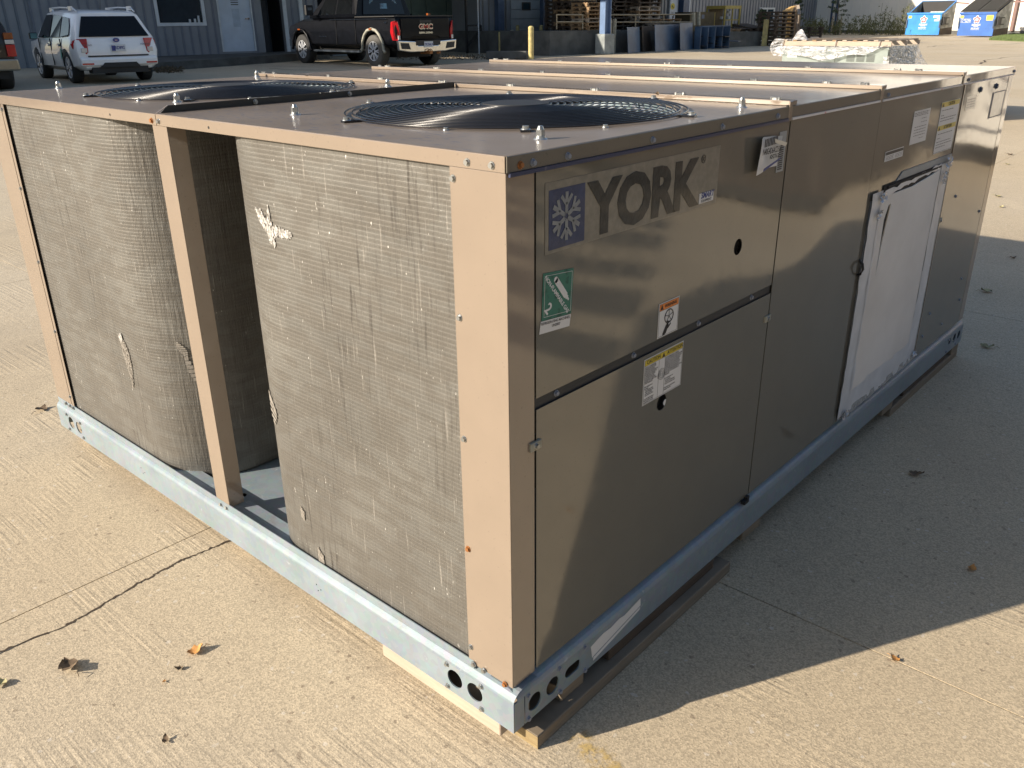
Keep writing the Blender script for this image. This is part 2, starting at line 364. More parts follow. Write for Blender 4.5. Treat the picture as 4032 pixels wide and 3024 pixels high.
def text(body, size, m, th=.0003, bold=0., ax='CENTER', ay='CENTER', sx=1., sp=1., ls=1., shear=0.):
    cu = bpy.data.curves.new('lettering', 'FONT'); cu.body = body; cu.size = size; cu.extrude = th / 2; cu.offset = bold
    cu.align_x = ax; cu.align_y = ay; cu.space_character = sp; cu.space_line = ls; cu.resolution_u = 3; cu.shear = shear
    o = bpy.data.objects.new('t', cu); me = bpy.data.meshes.new_from_object(o); bpy.data.objects.remove(o)
    me.materials.clear(); me.materials.append(M[m])
    if sx != 1: me.transform(Matrix.Diagonal((sx, 1, 1, 1)))
    return me
def onx(y, z, x=0., rot=0.):        # matrix: local XY plane -> plane facing +x at (x,y,z)
    return Matrix.Translation((x, y, z)) @ Matrix(((0, 0, 1), (1, 0, 0), (0, 1, 0))).to_4x4() @ Matrix.Rotation(rot, 4, 'Z')
def ony(x, z, y=0., rot=0.):        # plane facing -y
    return Matrix.Translation((x, y, z)) @ Matrix(((1, 0, 0), (0, 0, -1), (0, 1, 0))).to_4x4() @ Matrix.Rotation(rot, 4, 'Z')
# ------------------------------------------------------------------ survey helpers (photo pixel -> point on the ground / a wall)
G = -0.0657; K = .006; HN = Vector((-.670, .743, 0)).normalized()
def gz(x, y): return G + K * max(0., HN.dot(Vector((x, y, 0)) - Vector((CAM.x, CAM.y, 0))) - 3)
def ray(u, v): return RT * ((u - 2016) / FPX) + DN * ((v - 1512) / FPX) + FW
def gp(u, v, dz=0.):
    d = ray(u, v); hd = HN.dot(d); t = (G + dz - 3 * K - CAM.z) / (d.z - K * hd); P = CAM + d * t
    if HN.dot(P - CAM) < 3: P = CAM + d * ((G + dz - CAM.z) / d.z)
    return P
class Wall:         # vertical plane from A towards B, outward normal to the right of A->B turned to face the yard
    def __init__(s, A, B):
        s.A = Vector((A[0], A[1], 0)); s.d = (Vector((B[0], B[1], 0)) - s.A).normalized(); s.n = Vector((s.d.y, -s.d.x, 0))
    def uv(s, u, v, off=0.):
        d = ray(u, v); P0 = s.A + s.n * off; t = s.n.dot(P0 - CAM) / s.n.dot(d); P = CAM + d * t
        return (P - s.A).dot(s.d), P.z
    def pt(s, a, z, off=0.): p = s.A + s.d * a + s.n * off; return Vector((p.x, p.y, z))
    def box(s, mb, a0, a1, z0, z1, o0, o1):
        v = [s.pt(a, z, o) for z in (z0, z1) for o in (o0, o1) for a in (a0, a1)]
        return mb.add(v, [(0, 2, 3, 1), (4, 5, 7, 6), (0, 1, 5, 4), (2, 6, 7, 3), (0, 4, 6, 2), (1, 3, 7, 5)])
    def pbox(s, mb, u0, u1, v0, v1, o0, o1, z0=None, z1=None):   # box whose face is at offset o1, from pixel bounds
        um, vm = (u0 + u1) / 2, (v0 + v1) / 2
        a0 = s.uv(u0, vm, o1)[0]; a1 = s.uv(u1, vm, o1)[0]
        zt = s.uv(um, v0, o1)[1] if z1 is None else z1; zb = s.uv(um, v1, o1)[1] if z0 is None else z0
        return s.box(mb, min(a0, a1), max(a0, a1), zb, zt, o0, o1)

# ================================================================== GROUND
mb = MB(); mb.quad((-400, -400, G - .03), (400, -400, G - .03), (400, 400, G - .03), (-400, 400, G - .03))
mb.build('ground', 'dirt', kind='structure')
XL = [-1.175 + 3.05 * k for k in range(-4, 5)]; YL = [.745 + 2.645 * k for k in range(-3, 9)]
def slab_mesh(x0, x1, y0, y1, g=.0018):
    m = MB(); x0 += g; x1 -= g; y0 += g; y1 -= g
    nx = 1; ny = 1
    vs = [(x, y, gz(x, y) - dz) for dz in (0, .025) for (x, y) in ((x0, y0), (x1, y0), (x1, y1), (x0, y1))]
    m.add(vs, [(0, 1, 2, 3), (0, 4, 5, 1), (1, 5, 6, 2), (2, 6, 7, 3), (3, 7, 4, 0)]); return m
yard = empty('pavement', (0, 0, 0)); tag(yard, kind='structure')
for i in range(len(XL) - 1):
    for j in range(len(YL) - 1):
        slab_mesh(XL[i], XL[i + 1], YL[j], YL[j + 1]).build('concrete_slab', 'conc', yard)
X0, X1, Y0, Y1 = XL[0], XL[-1], YL[0], YL[-1]
mb = MB()
def tilted(m, xs, ys):
    for a in range(len(xs) - 1):
        for b in range(len(ys) - 1):
            m.quad(*[(x, y, gz(x, y)) for x, y in ((xs[a], ys[b]), (xs[a + 1], ys[b]), (xs[a + 1], ys[b + 1]), (xs[a], ys[b + 1]))])
rng = lambda a, b, n: [a + (b - a) * i / n for i in range(n + 1)]
tilted(mb, rng(-90, X0, 14), rng(-40, 100, 28)); tilted(mb, rng(X0, X1, 6), rng(Y1, 100, 14)); tilted(mb, rng(X0, X1, 6), rng(-40, Y0, 6)); tilted(mb, rng(X1, 60, 10), rng(-40, 100, 28))
mb.build('yard_surface', 'conc_far', kind='structure')
# long wandering crack beside the joint
pts = [(-1.30, -1.0), (-1.20, -.8), (-1.11, -.66), (-1.068, -.537), (-1.06, -.469), (-1.05, -.42), (-1.053, -.371), (-1.064, -.31), (-1.068, -.27), (-1.08, -.22), (-1.078, -.19), (-1.085, -.159), (-1.084, -.13), (-1.09, -.103), (-1.085, -.07), (-1.08, -.03), (-1.078, .006), (-1.072, .05), (-1.08, .2)]
def crack(name, pts, wd, wob, seed, z=.0012, m='dirt'):
    rnd = random.Random(seed); P = []
    for a, b in zip(pts[:-1], pts[1:]):
        for k in range(6): t = k / 6; P.append((a[0] + (b[0] - a[0]) * t + rnd.uniform(-wob, wob), a[1] + (b[1] - a[1]) * t + rnd.uniform(-wob, wob)))
    L = []; Rr = []
    for i, p in enumerate(P):
        q = P[min(i + 1, len(P) - 1)]; o = P[max(i - 1, 0)]; d = Vector((q[0] - o[0], q[1] - o[1])); d.normalize(); n = Vector((-d.y, d.x)); ww = wd * rnd.uniform(.35, 1.4)
        L.append((p[0] + n.x * ww, p[1] + n.y * ww, gz(*p) + z)); Rr.append((p[0] - n.x * ww, p[1] - n.y * ww, gz(*p) + z))
    m_ = MB()
    for i in range(len(P) - 1): m_.quad(L[i], L[i + 1], Rr[i + 1], Rr[i])
    return m_.build(name, m, kind='structure')
crack('pavement_crack', pts, .0030, .0032, 3)
crack('pavement_chip', [(-1.085, -.72), (-1.072, -.62), (-1.066, -.56), (-1.062, -.50)], .0055, .003, 9, .0009, 'dockconc')
crack('pavement_crack', [(-5.685, 24.6), (-6.06, 26.4), (-6.02, 28.9), (-5.2, 31)], .03, .05, 4)
crack('pavement_crack', [tuple(gp(u, v)[:2]) for u, v in ((3700, 165), (3740, 164), (3800, 158), (3806, 157))], .03, .03, 5)
crack('pavement_crack', [tuple(gp(u, v)[:2]) for u, v in ((2790, 205), (2880, 208), (2980, 207), (2995, 206))], .03, .03, 6)
crack('pavement_crack', [tuple(gp(u, v)[:2]) for u, v in ((1060, 268), (1140, 275), (1250, 277), (1380, 277))], .03, .03, 7)
crack('pavement_crack', [tuple(gp(u, v)[:2]) for u, v in ((950, 258), (1100, 262), (1300, 266))], .02, .03, 17)
crack('pavement_crack', [tuple(gp(u, v)[:2]) for u, v in ((3650, 186), (3690, 180), (3760, 176), (3900, 178), (4060, 168))], .03, .05, 8)
# worn yellow mark
def worn_mat():
    m, nt, b = newmat('worn yellow road paint'); b.inputs['Base Color'].default_value = (.60, .44, .17, 1); b.inputs['Roughness'].default_value = .85
    n = noise(nt, 38, 6, .75); r = ramp(nt, n.outputs[0], .44, .60, (0, 0, 0, 1), (.8, .8, .8, 1))
    at = nt.nodes.new('ShaderNodeAttribute'); at.attribute_name = 'fade'; mu = nt.nodes.new('ShaderNodeMath'); mu.operation = 'MULTIPLY'
    nt.links.new(r.outputs[0], mu.inputs[0]); nt.links.new(at.outputs['Fac'], mu.inputs[1]); nt.links.new(mu.outputs[0], b.inputs['Alpha']); return m
M['worn'] = worn_mat()
vs = []; fd = []; nn, mm = 20, 6
for i in range(nn + 1):
    for j in range(mm + 1):
        t = i / nn; q = j / mm - .5; wd = .055 + .02 * math.sin(t * 9); vs.append((.055 + .36 * t, .118 - .075 * t + q * wd, G + .0015)); fd.append(max(0, min(1, (1 - abs(q) * 2) * 1.8)) * min(1, t * 9 + .3) * (1 - .25 * t))
me = bpy.data.meshes.new('painted_line'); me.from_pydata(vs, [], [(i * (mm + 1) + j, (i + 1) * (mm + 1) + j, (i + 1) * (mm + 1) + j + 1, i * (mm + 1) + j + 1) for i in range(nn) for j in range(mm)])
a_ = me.attributes.new('fade', 'FLOAT', 'POINT'); a_.data.foreach_set('value', fd); me.materials.append(M['worn'])
put('painted_line', me, kind='structure')

# ================================================================== ROOFTOP UNIT
W, L, H, LIP = 2.0215, 2.749, 1.060, .0240
E = .008; ZR = .0785; PB = .100          # rail reach, rail top, panel bottom
unit = empty('rooftop_unit', (0, 0, 0), 0, 'large beige metal air conditioning unit with two fan grilles and long glossy side panels', 'air conditioner')
# --- screw heads
def screw_mesh(m, rw=.0062, rh=.0044, h=.0045):
    b = MB(); b.cyl((0, 0, 0), (0, 0, .0012), rw, rw * .92, 14); b.cyl((0, 0, .0012), (0, 0, h), rh, rh * .95, 6, smooth=False); return b.mesh('screw', m)
SZ = screw_mesh('zinc'); SR = screw_mesh('rust'); SD = screw_mesh('galv')
def screw(mw_, rusty=False, me=None, parent=None): return put('screw', me or (SR if rusty else SZ), parent or unit, mw_ @ Matrix.Rotation(random.uniform(0, 1), 4, 'Z'))
# --- base rails
front = [(x, z) for x, z in rect(-W - E, E, 0, .068)]
def railprof(s0, s1, axis, mb):
    # bent steel above the flat web: profile (outward offset, z)
    pr = [(E, .0685), (E - .001, .074), (E - .004, .080), (E - .009, .0845), (-.010, .089), (-.024, .091), (-.026, .0915), (-.060, .0915)]
    for (o0, z0), (o1, z1) in zip(pr[:-1], pr[1:]):
        if axis == 'y': mb.add([(s0, -o0, z0), (s1, -o0, z0), (s1, -o1, z1), (s0, -o1, z1)], [(0, 1, 2, 3)], True)
        else: mb.add([(o0, s0, z0), (o0, s1, z0), (o1, s1, z1), (o1, s0, z1)], [(0, 1, 2, 3)], True)
tiny = [(x, z) for x, z in ((-.60, .045), (-.585, .037), (-.596, .030), (-1.45, .045), (-1.43, .036), (-1.442, .03))]
me = flat('base_rail', rect(-W - E, E, 0, .069), [circ(-.148, .038, .0205), circ(-.093, .038, .0205), circ(-1.930, .040, .0205), circ(-1.873, .040, .0205)] + [circ(a, b, .0022, 8) for a, b in tiny], .003, 'galv')
rf = put('base_rail', me, unit, ony(0, 0, -E + .0015))
mb = MB(); railprof(-W - E, E, 'y', mb)
mb.box(-W, -.10, -.0005, .0015, .0875, .106)         # upstand behind the ledge
mb.build('rail_ledge', 'galv', unit)
MB().box(E - .003, E, -E + .003, .022, 0, .069).build('rail_corner', 'galv', unit)
me = flat('base_rail', rect(.025, L + E, 0, .069), [circ(.053, .036, .0195), circ(.107, .036, .0195), slot(.146, .196, .035, .0125), slot(2.575, 2.605, .047, .012), circ(2.650, .045, .018), circ(2.710, .042, .018)], .003, 'galv')
rr = put('base_rail', me, unit, onx(0, 0, E - .0015))
mb = MB(); railprof(.003, L + E, 'x', mb); mb.build('rail_ledge', 'galv', unit)
mb = MB(); mb.box(-W - E, -W - E + .003, 0, L + E, 0, .08); mb.box(-W, 0, L + E - .003, L + E, 0, .08); mb.build('base_rail', 'galv', unit)
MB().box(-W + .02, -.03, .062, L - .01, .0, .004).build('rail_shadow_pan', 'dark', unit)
# base pan, seen between the coils
me = flat('base_pan', rect(-W + .01, -.02, .012, L - .02), [circ(-1.262, .075, .013), circ(-1.045, .078, .013), circ(-.815, .045, .013)], .002, 'galv')
put('base_pan', me, unit, Matrix.Translation((0, 0, .070)))
# --- posts
def post(x0, x1, yb, extra=True, name='corner_post'):
    mb = MB(); mb.box(x0, x1, -.0015, .0005, PB - .002, H - LIP - .001)
    return mb
def lbend(name, x0, x1, depth, side, zb=PB - .002):
    # folded sheet post: front face plus returning flange on one side (side=+1 at x1, -1 at x0)
    th = .0016; mb = MB(); mb.box(x0, x1, 0, th, zb, H - LIP - .0005)
    if side > 0: mb.box(x1 - th, x1, th, depth, zb, H - LIP - .0005)
    else: mb.box(x0, x0 + th, th, depth, zb, H - LIP - .0005)
    return bevel(mb.build(name, 'paint', unit), .0012)
p = lbend('corner_post', -.114, -.0005, .063, 1)
p2 = lbend('centre_post', -1.031, -.969, .042, 1)
lbend('corner_post', -W, -1.893, .05, -1)
mb = MB(); mb.box(-1.9115, -1.9105, -.0008, 0, PB, H - LIP); mb.build('post_fold', 'dirt', unit)
for x, z, rs in ((-.107, 1.018, 0), (-.104, .799, 0), (-.104, .582, 0), (-.104, .360, 1), (-.107, .136, 0), (-1.905, 1.021, 0), (-1.906, .801, 0), (-1.904, .582, 0), (-1.904, .360, 0), (-1.908, .137, 0)): screw(ony(x, z, 0), rs)
for x, z, rs in ((-.169, .064, 0), (-.169, .009, 0), (-.075, .064, 0), (-.075, .008, 0), (-1.955, .063, 0), (-1.955, .010, 0), (-1.852, .063, 0), (-1.848, .012, 0)): screw(ony(x, z, -E), rs)
for x, z, rs in ((-.099, .0985, 0), (-.072, .0985, 0), (-.018, .098, 1), (-1.90, .098, 0), (-1.925, .098, 0), (-1.955, .098, 0)): screw(ony(x, z + .002, -.002), rs)
for x in (-1.012, -.985): screw(Matrix.Translation((x, -.001, .092)) @ Matrix.Rotation(R(70), 4, 'X'), 0)
for y, z in ((.034, .063), (.034, .006), (.127, .0645), (.130, .005), (.209, .065), (.211, .004), (2.56, .062), (2.56, .012), (2.68, .012)): screw(onx(y, z, E), me=SD)
# --- coils (curved finned tubes)
def coil(name, path, z0, z1, flip=False):
    # resample path
    P = [Vector(p) for p in path]; S = [0]
    for a, b in zip(P[:-1], P[1:]): S.append(S[-1] + (b - a).length)
    pitch = .0088; nr = int((z1 - z0) / pitch); rows = []
    for k in range(nr):
        z = z0 + k * pitch
        rows += [(z, 0.), (z + pitch * .30, .00022), (z + pitch * .62, .00022), (z + pitch * .75, 0.)]
    rows.append((z1, 0.))
    vs = []; uvs = []; rnd = random.Random(hash(name) % 99)
    for z, o in rows:
        for i, p in enumerate(P):
            t = (P[min(i + 1, len(P) - 1)] - P[max(i - 1, 0)]).normalized(); n = Vector((t.y, -t.x)) * (-1 if flip else 1)
            vs.append((p.x + n.x * o, p.y + n.y * o, z)); uvs.append((S[i], z))
    m = len(P); fs = [(r * m + i, r * m + i + 1, (r + 1) * m + i + 1, (r + 1) * m + i) for r in range(len(rows) - 1) for i in range(m - 1)]
    me = bpy.data.meshes.new(name); me.from_pydata(vs, [], fs); me.materials.append(M['coil'])
    uvl = me.uv_layers.new(name='UVMap')
    for lp in me.loops: uvl.data[lp.index].uv = uvs[lp.vertex_index]
    for pl in me.polygons: pl.use_smooth = False
    return me
def arc(cx, cy, r, a0, a1, n=16): return [(cx + r * math.cos(R(a0 + (a1 - a0) * i / n)), cy + r * math.sin(R(a0 + (a1 - a0) * i / n))) for i in range(n + 1)]
YC = .008
cz0, cz1 = .078, H - LIP + .012
cpR = [(-.085, YC), (-.3, YC), (-.5, YC)] + arc(-.66, YC + .2, .2, -90, -180, 16) + [(-.86, .5), (-.86, .86)]
cR = put('condenser_coil', coil('condenser_coil', cpR, cz0, cz1, True), unit); tag(cR, label='condenser coil with a torn white dent near its top')
cpL = [(-1.93, YC), (-1.7, YC), (-1.5, YC)] + arc(-1.345, YC + .2, .2, -90, 0, 16) + [(-1.145, .5), (-1.145, .86)]
cL = put('condenser_coil', coil('condenser_coil', cpL, cz0, cz1), unit); tag(cL, label='condenser coil with two pale dents low on its curve')
# coil bodies behind the fins (thickness)
for pth, sg in ((cpR, 1), (cpL, -1)):
    mb = MB(); P = [Vector(q) for q in pth]; a = []; b_ = []
    for i, q in enumerate(P):
        t = (P[min(i + 1, len(P) - 1)] - P[max(i - 1, 0)]).normalized(); n = Vector((t.y, -t.x)) * (-sg)
        a.append(q - n * .003); b_.append(q - n * .022)
    for i in range(len(P) - 1):
        for z0, z1 in ((cz0 - .004, cz1),):
            mb.add([(a[i].x, a[i].y, z0), (a[i + 1].x, a[i + 1].y, z0), (a[i + 1].x, a[i + 1].y, z1), (a[i].x, a[i].y, z1), (b_[i].x, b_[i].y, z0), (b_[i + 1].x, b_[i + 1].y, z0), (b_[i + 1].x, b_[i + 1].y, z1), (b_[i].x, b_[i].y, z1)], [(0, 1, 2, 3), (4, 5, 6, 7), (0, 1, 5, 4), (3, 2, 6, 7)])
    mb.build('coil_core', 'coil', cR if sg > 0 else cL)
# crushed fins (bright bent flaps)
def dent(pts, c, parent, y, seed, out=.0028, m='zinc'):
    # crushed area filled with many small bent fin slivers
    rnd = random.Random(seed); mb = MB(); n = len(pts); xs = [p[0] for p in pts]; zs = [p[1] for p in pts]; k = 0
    def inside(x, z):
        r = False
        for a in range(n):
            (x0, z0), (x1, z1) = pts[a], pts[(a + 1) % n]
            if (z0 > z) != (z1 > z) and x < (x1 - x0) * (z - z0) / (z1 - z0) + x0: r = not r
        return r
    for _ in range(4000):
        x = rnd.uniform(min(xs) - .002, max(xs) + .002); z = rnd.uniform(min(zs), max(zs))
        if not inside(x, z): continue
        h = rnd.uniform(.0018, .005); w_ = rnd.uniform(.0006, .0016); tl = rnd.uniform(-.35, .35); o0 = rnd.uniform(.0014, .003); o1 = rnd.uniform(.0014, out)
        mb.quad((c[0] + x - w_, y - o0, c[1] + z - h), (c[0] + x + w_, y - o1, c[1] + z - h), (c[0] + x + w_ + tl * h, y - o0, c[1] + z + h), (c[0] + x - w_ + tl * h, y - o1, c[1] + z + h)); k += 1
        if k > 420: break
    return mb.build('bent_fins', m, parent, kind='stuff')
M['fin'] = mat('torn bright aluminium', (.66, .65, .63), .4, .2, vs=120, c2=(.28, .27, .25), p=(.38, .56))
M['finflat'] = mat('flattened fins', (.36, .335, .30), .5, .2, vs=130, c2=(.22, .205, .18), p=(.3, .6))
dent([(-.052, .038), (-.030, .036), (-.012, .015), (-.004, .052), (.002, .006), (.02, .012), (.05, .006), (.072, .004), (.055, -.006), (.01, -.008), (.004, -.032), (-.010, -.022), (-.024, .002), (-.036, .012)], (-.625, .862), cR, YC, 1, m='fin')
dent([(-.008, .035), (.010, .018), (.012, -.012), (0, -.030), (-.008, -.005)], (-.59, .105), cR, YC, 2, m='finflat')
dent([(-.006, .012), (.006, .004), (.004, -.016), (-.006, -.008)], (-.642, .213), cR, YC, 3, m='finflat')
dent([(-.022, .055), (-.008, .062), (.008, .045), (.022, .02), (.020, -.03), (.008, -.075), (0, -.085), (-.006, -.03), (-.018, .01)], (-1.425, .390), cL, YC - .0005, 4, m='finflat')
dent([(-.012, .024), (.004, .030), (.010, .018), (.002, .012), (-.004, .008)], (-1.437, .43), cL, YC - .001, 7, m='fin')
def curved_dent(cx, cy, r, a, z, h, wdeg, seed, m):
    mb = MB(); rnd = random.Random(seed); n = 8
    for k in range(n):
        z0 = z - h / 2 + h * k / n; ww = wdeg * math.sin(math.pi * (k + .6) / (n + .2)); aa = a + (k - n / 2) * -.8
        p = [(cx + (r + .0028) * math.cos(R(aa + s * ww)), cy + (r + .0028) * math.sin(R(aa + s * ww))) for s in (-.5, .5)]
        mb.quad((p[0][0], p[0][1], z0), (p[1][0], p[1][1], z0), (p[1][0], p[1][1], z0 + h / n * .82), (p[0][0], p[0][1], z0 + h / n * .82))
    return mb
curved_dent(-1.345, YC + .2, .2, -43, .400, .095, 5, 3, 'finflat').build('bent_fins', 'finflat', cL)
curved_dent(-1.345, YC + .2, .2, -47, .455, .045, 6, 3, 'finflat').build('bent_fins', 'finflat', cL)
curved_dent(-.66, YC + .2, .2, -113, .445, .075, 20, 5, 'fin').build('bent_fins', 'finflat', cR)
# inner partition and a black box added to block light in the cabinet
MB().box(-W + .01, -.07, .865, .88, .075, H - .02).build('partition', 'paint', unit)
mb = MB(); mb.box(-W + .002, -.012, .885, L - .01, .075, H - .015); mb.build('cabinet_light_block', 'dark', unit)
mb = MB(); mb.box(-W, -W + .002, .03, L, PB, H - LIP); mb.box(-W, 0, L - .002, L, PB, H - LIP); mb.build('rear_panel', 'panel', unit)
# --- side panels (facing +x)
Z0, Z1 = PB, H - LIP + .004
TX = .0016
def spanel(name, y0, y1, z0, z1, holes=(), x=0., label=None):
    me = flat(name, rect(y0, y1, z0, z1), [circ(a, b, r, 24) for a, b, r in holes], TX, 'panel')
    o = put(name, me, unit, onx(0, 0, x - TX / 2), label=label); return bevel(o, .0007, 1)
spanel('service_door', .0670, .9115, .664, Z1, [(.727, .789, .0175)], -.0005)
spanel('service_door', .0670, .9115, Z0 + .003, .6435, [(.459, .5215, .0175)], 0.)
mb = MB(); mb.box(-.012, -.004, .0675, .911, .640, .668); mb.build('door_gap_channel', 'capdark', unit)
for y in (.123, .353, .589, .821): screw(onx(y, .6545, -.004), me=SD)
for y, z in ((.727, .789), (.459, .5215)): MB().cyl((-.03, y, z), (-.012, y, z), .020, n=20).build('plug', 'dark', unit)
dl = flat('cable_flap', circ(0, 0, .007, 10), [], .001, 'white'); put('cable_flap', dl, unit, onx(.474, .516, -.001))
spanel('side_panel', .9160, 1.4492, Z0 + .002, Z1)
spanel('side_panel', 1.4517, 2.1560, Z0 + .002, Z1, x=-.0005)
spanel('side_panel', 2.1730, 2.690, Z0 + .002, Z1)
mb = MB(); mb.box(-.0021, .0002, 2.694, 2.749, Z0, Z1); bevel(mb.build('corner_post', 'paint', unit), .001)
for a_, b_ in ((.0635, .0665), (.911, .917), (1.447, 1.454), (2.155, 2.174)): MB().box(-.008, -.004, a_, b_, PB, Z1).build('seam', 'dark', unit)
mb = MB(); mb.box(-.003, .002, 2.160, 2.168, PB + .003, Z1); mb.build('seam_strip', 'paint', unit)
# quarter-turn latches
def latch(y, z, s=1.):
    t = MB(); t.box(-.001, .004, y - .014 * s, y + .014 * s, z - .008, z + .008); o = bevel(t.build('latch', 'palepost', unit), .001)
    screw(onx(y, z, .004), me=SZ); return o
latch(.063, .580); latch(.906, .583); latch(2.164, .60)
mb = MB(); mb.tube([(-.002, 1.461, .610), (.012, 1.458, .60), (.016, 1.456, .585), (.010, 1.458, .570), (-.002, 1.461, .565)], .0035, 6); mb.build('latch', 'charcoal', unit)
mb = MB(); mb.box(-.002, .008, .895, .907, .086, .104); mb.box(-.002, .010, .880, .897, .088, .097); mb.build('hinge_pin', 'charcoal', unit)
for y, z in ((2.30, .66), (2.66, .55), (2.60, .30), (2.64, .205), (2.26, .245), (2.45, .155), (2.22, .17)): screw(onx(y, z, 0), me=SD)
# --- roof: lid sections and their lips
FR = (-.423, .500, .356); FL = (-1.493, .468, .350)
def lid(name, x0, x1, y0, y1, holes, z):
    me = flat(name, rect(x0, x1, y0, y1), [circ(a, b, r, 64) for a, b, r in holes], .002, 'top'); return put(name, me, unit, Matrix.Translation((0, 0, z - .001)))
XD = -1.0065; YS = (.900, 1.430, 2.122)
lid('fan_deck', XD, .0, 0, YS[0], [(FR[0], FR[1], FR[2] - .022)], H)
lid('fan_deck', -W, XD - .003, 0, YS[0], [(FL[0], FL[1], FL[2] - .022)], H)
lid('roof_panel', -W, 0, YS[0] + .004, YS[1] - .002, [], H)
lid('roof_panel', -W, 0, YS[1] + .004, YS[2] - .002, [], H)
lid('roof_panel', -W, 0, YS[2] + .004, L, [], H)
# front lips
mb = MB(); mb.box(XD + .001, .0, -.002, .0, H - LIP, H - .0005); bevel(mb.build('roof_lip', 'paint', unit), .0009)
mb = MB(); mb.box(-W, XD - .001, -.002, .0, H - LIP, H - .0005); bevel(mb.build('roof_lip', 'paint', unit), .0009)
# side lips, right side, with a torn strip of blue shipping film below each
for a, b in ((0.0, YS[0] - .004), (YS[0] + .010, YS[1] - .004), (YS[1] + .010, YS[2] - .004), (YS[2] + .010, L)):
    mb = MB(); mb.box(.0005, .0025, a, b, H - LIP, H - .0005); bevel(mb.build('roof_lip', 'panel', unit), .0008)
M['bluefilm'] = mat('blue protective film edge', (.035, .045, .10), .35, c2=(.25, .24, .25), vs=16, p=(.26, .34))
M['palefilm'] = mat('chipped pale film edge', (.66, .65, .66), .45, c2=(.55, .12, .15), vs=30, p=(.28, .34))
mb = MB(); mb.box(.001, .005, .004, YS[0] - .006, H - LIP - .006, H - LIP - .0002); mb.build('film_strip', 'bluefilm', unit)
mb = MB(); mb.box(.001, .005, YS[0] + .012, YS[1] - .006, H - LIP - .005, H - LIP - .0002); mb.box(.001, .005, YS[1] + .012, YS[2] - .006, H - LIP - .005, H - LIP - .0002); mb.box(.001, .005, YS[2] + .012, L - .002, H - LIP - .004, H - LIP - .0002); mb.build('film_strip', 'palefilm', unit)
mb = MB(); mb.box(-W - .002, -W, 0, L, H - LIP, H - .0005); mb.box(-W, 0, L, L + .002, H - LIP, H - .0005); mb.build('roof_lip', 'paint', unit)
# divider upstand
mb = MB(); mb.prism([(XD - .001, .012, H + .0002), (XD - .001, .030, H + .0145), (XD - .001, YS[0] - .004, H + .0145), (XD - .001, YS[0] - .004, H + .0002)], (-.002, 0, 0)); mb.build('divider_flange', 'capshade', unit)
mb = MB(); mb.bar((XD - .001, .001, H), (XD - .001, .030, H + .0145), .003, .001); mb.build('divider_hem', 'paint', unit)
for y in (.245, .52): screw(onx(y, H + .007, XD))
# cross seams (raised caps with lit front edge)
for i, y in enumerate(YS):
    mb = MB(); mb.box(-W, 0.001, y - .001, y + .034, H + .0004, H + .0108); o = bevel(mb.build('seam_cap', 'paint', unit), .0015)
    mb = MB(); mb.box(-.0005, .0042, y - .006, y + .010, H - LIP - .007, H + .010); bevel(mb.build('seam_end', 'paint', unit), .0018)
    mb = MB(); mb.box(-.003, .0008, y - .009, y - .006, H - LIP - .004, H + .003); mb.build('seam_gap', 'dark', unit)
def clipmesh():
    b = MB(); b.cyl((0, 0, 0), (0, 0, .001), .006, n=10); b.cyl((0, 0, .001), (0, 0, .0045), .0044, n=6, smooth=False); b.box(-.02, -.006, -.003, .004, 0, .003); b.cyl((-.018, 0, 0), (-.018, 0, .0045), .004, n=6, smooth=False); return b.mesh('screw', 'zinc')
CL = clipmesh()
seamscrews = {0: (-1.99, -1.94, -1.62, -1.35, -1.07, -.80, -.52, -.27, -.04), 1: (-1.99, -1.94, -1.66, -1.42, -1.14, -.86, -.6, -.36, -.14, -.05), 2: (-1.99, -1.93, -1.62, -1.36, -1.08, -.80, -.5, -.2, -.13)}
for i, xs in seamscrews.items():
    for x in xs: put('screw', CL, unit, Matrix.Translation((x + random.uniform(-.008, .008), YS[i] + .019, H + .011)) @ Matrix.Rotation(random.uniform(-.4, .4), 4, 'Z'))
# lip screws
for x, rs in ((-.074, 0), (-.025, 0), (-1.025, 1), (-.995, 0)): screw(ony(x, 1.045, -.002), rs)
for x in (-1.223, -.792): put('screw_hole', flat('screw_hole', circ(0, 0, .0028, 8), [], .0004, 'dark'), unit, ony(x, 1.046, -.0023))
for y, rs in ((.028, 1), (.056, 0), (.137, 0), (.370, 0), (.609, 0), (.842, 0), (1.479, 0), (2.184, 0), (2.734, 0)): screw(onx(y, 1.0445, .0028), rs, me=None if rs else SD)
for y in (2.349, 2.541): screw(onx(y, 1.005, 0), me=screw_mesh('bluesteel', .011, .008, .006))
# lifting studs (dome nuts)
def stud_mesh():
    b = MB(); b.cyl((0, 0, 0), (0, 0, .002), .0135, .012, 20); b.cyl((0, 0, .002), (0, 0, .006), .0098, .009, 18); b.cyl((0, 0, .006), (0, 0, .0155), .0088, .0088, 6, smooth=False); b.cyl((0, 0, .0155), (0, 0, .0205), .0068, .005, 14); b.cyl((0, 0, .0205), (0, 0, .0215), .005, .003, 14); return b.mesh('stud', 'zinc')
ST = stud_mesh()
for x, y in ((-.733, .163), (-.078, .169), (-.069, .819), (-1.200, .812), (-2.010, .205), (-1.237, .173), (-1.973, .870)):
    o = put('stud', ST, unit, Matrix.Translation((x, y, H)) @ Matrix.Rotation(random.uniform(0, 1), 4, 'Z')); o.scale = (.86, .86, .98)
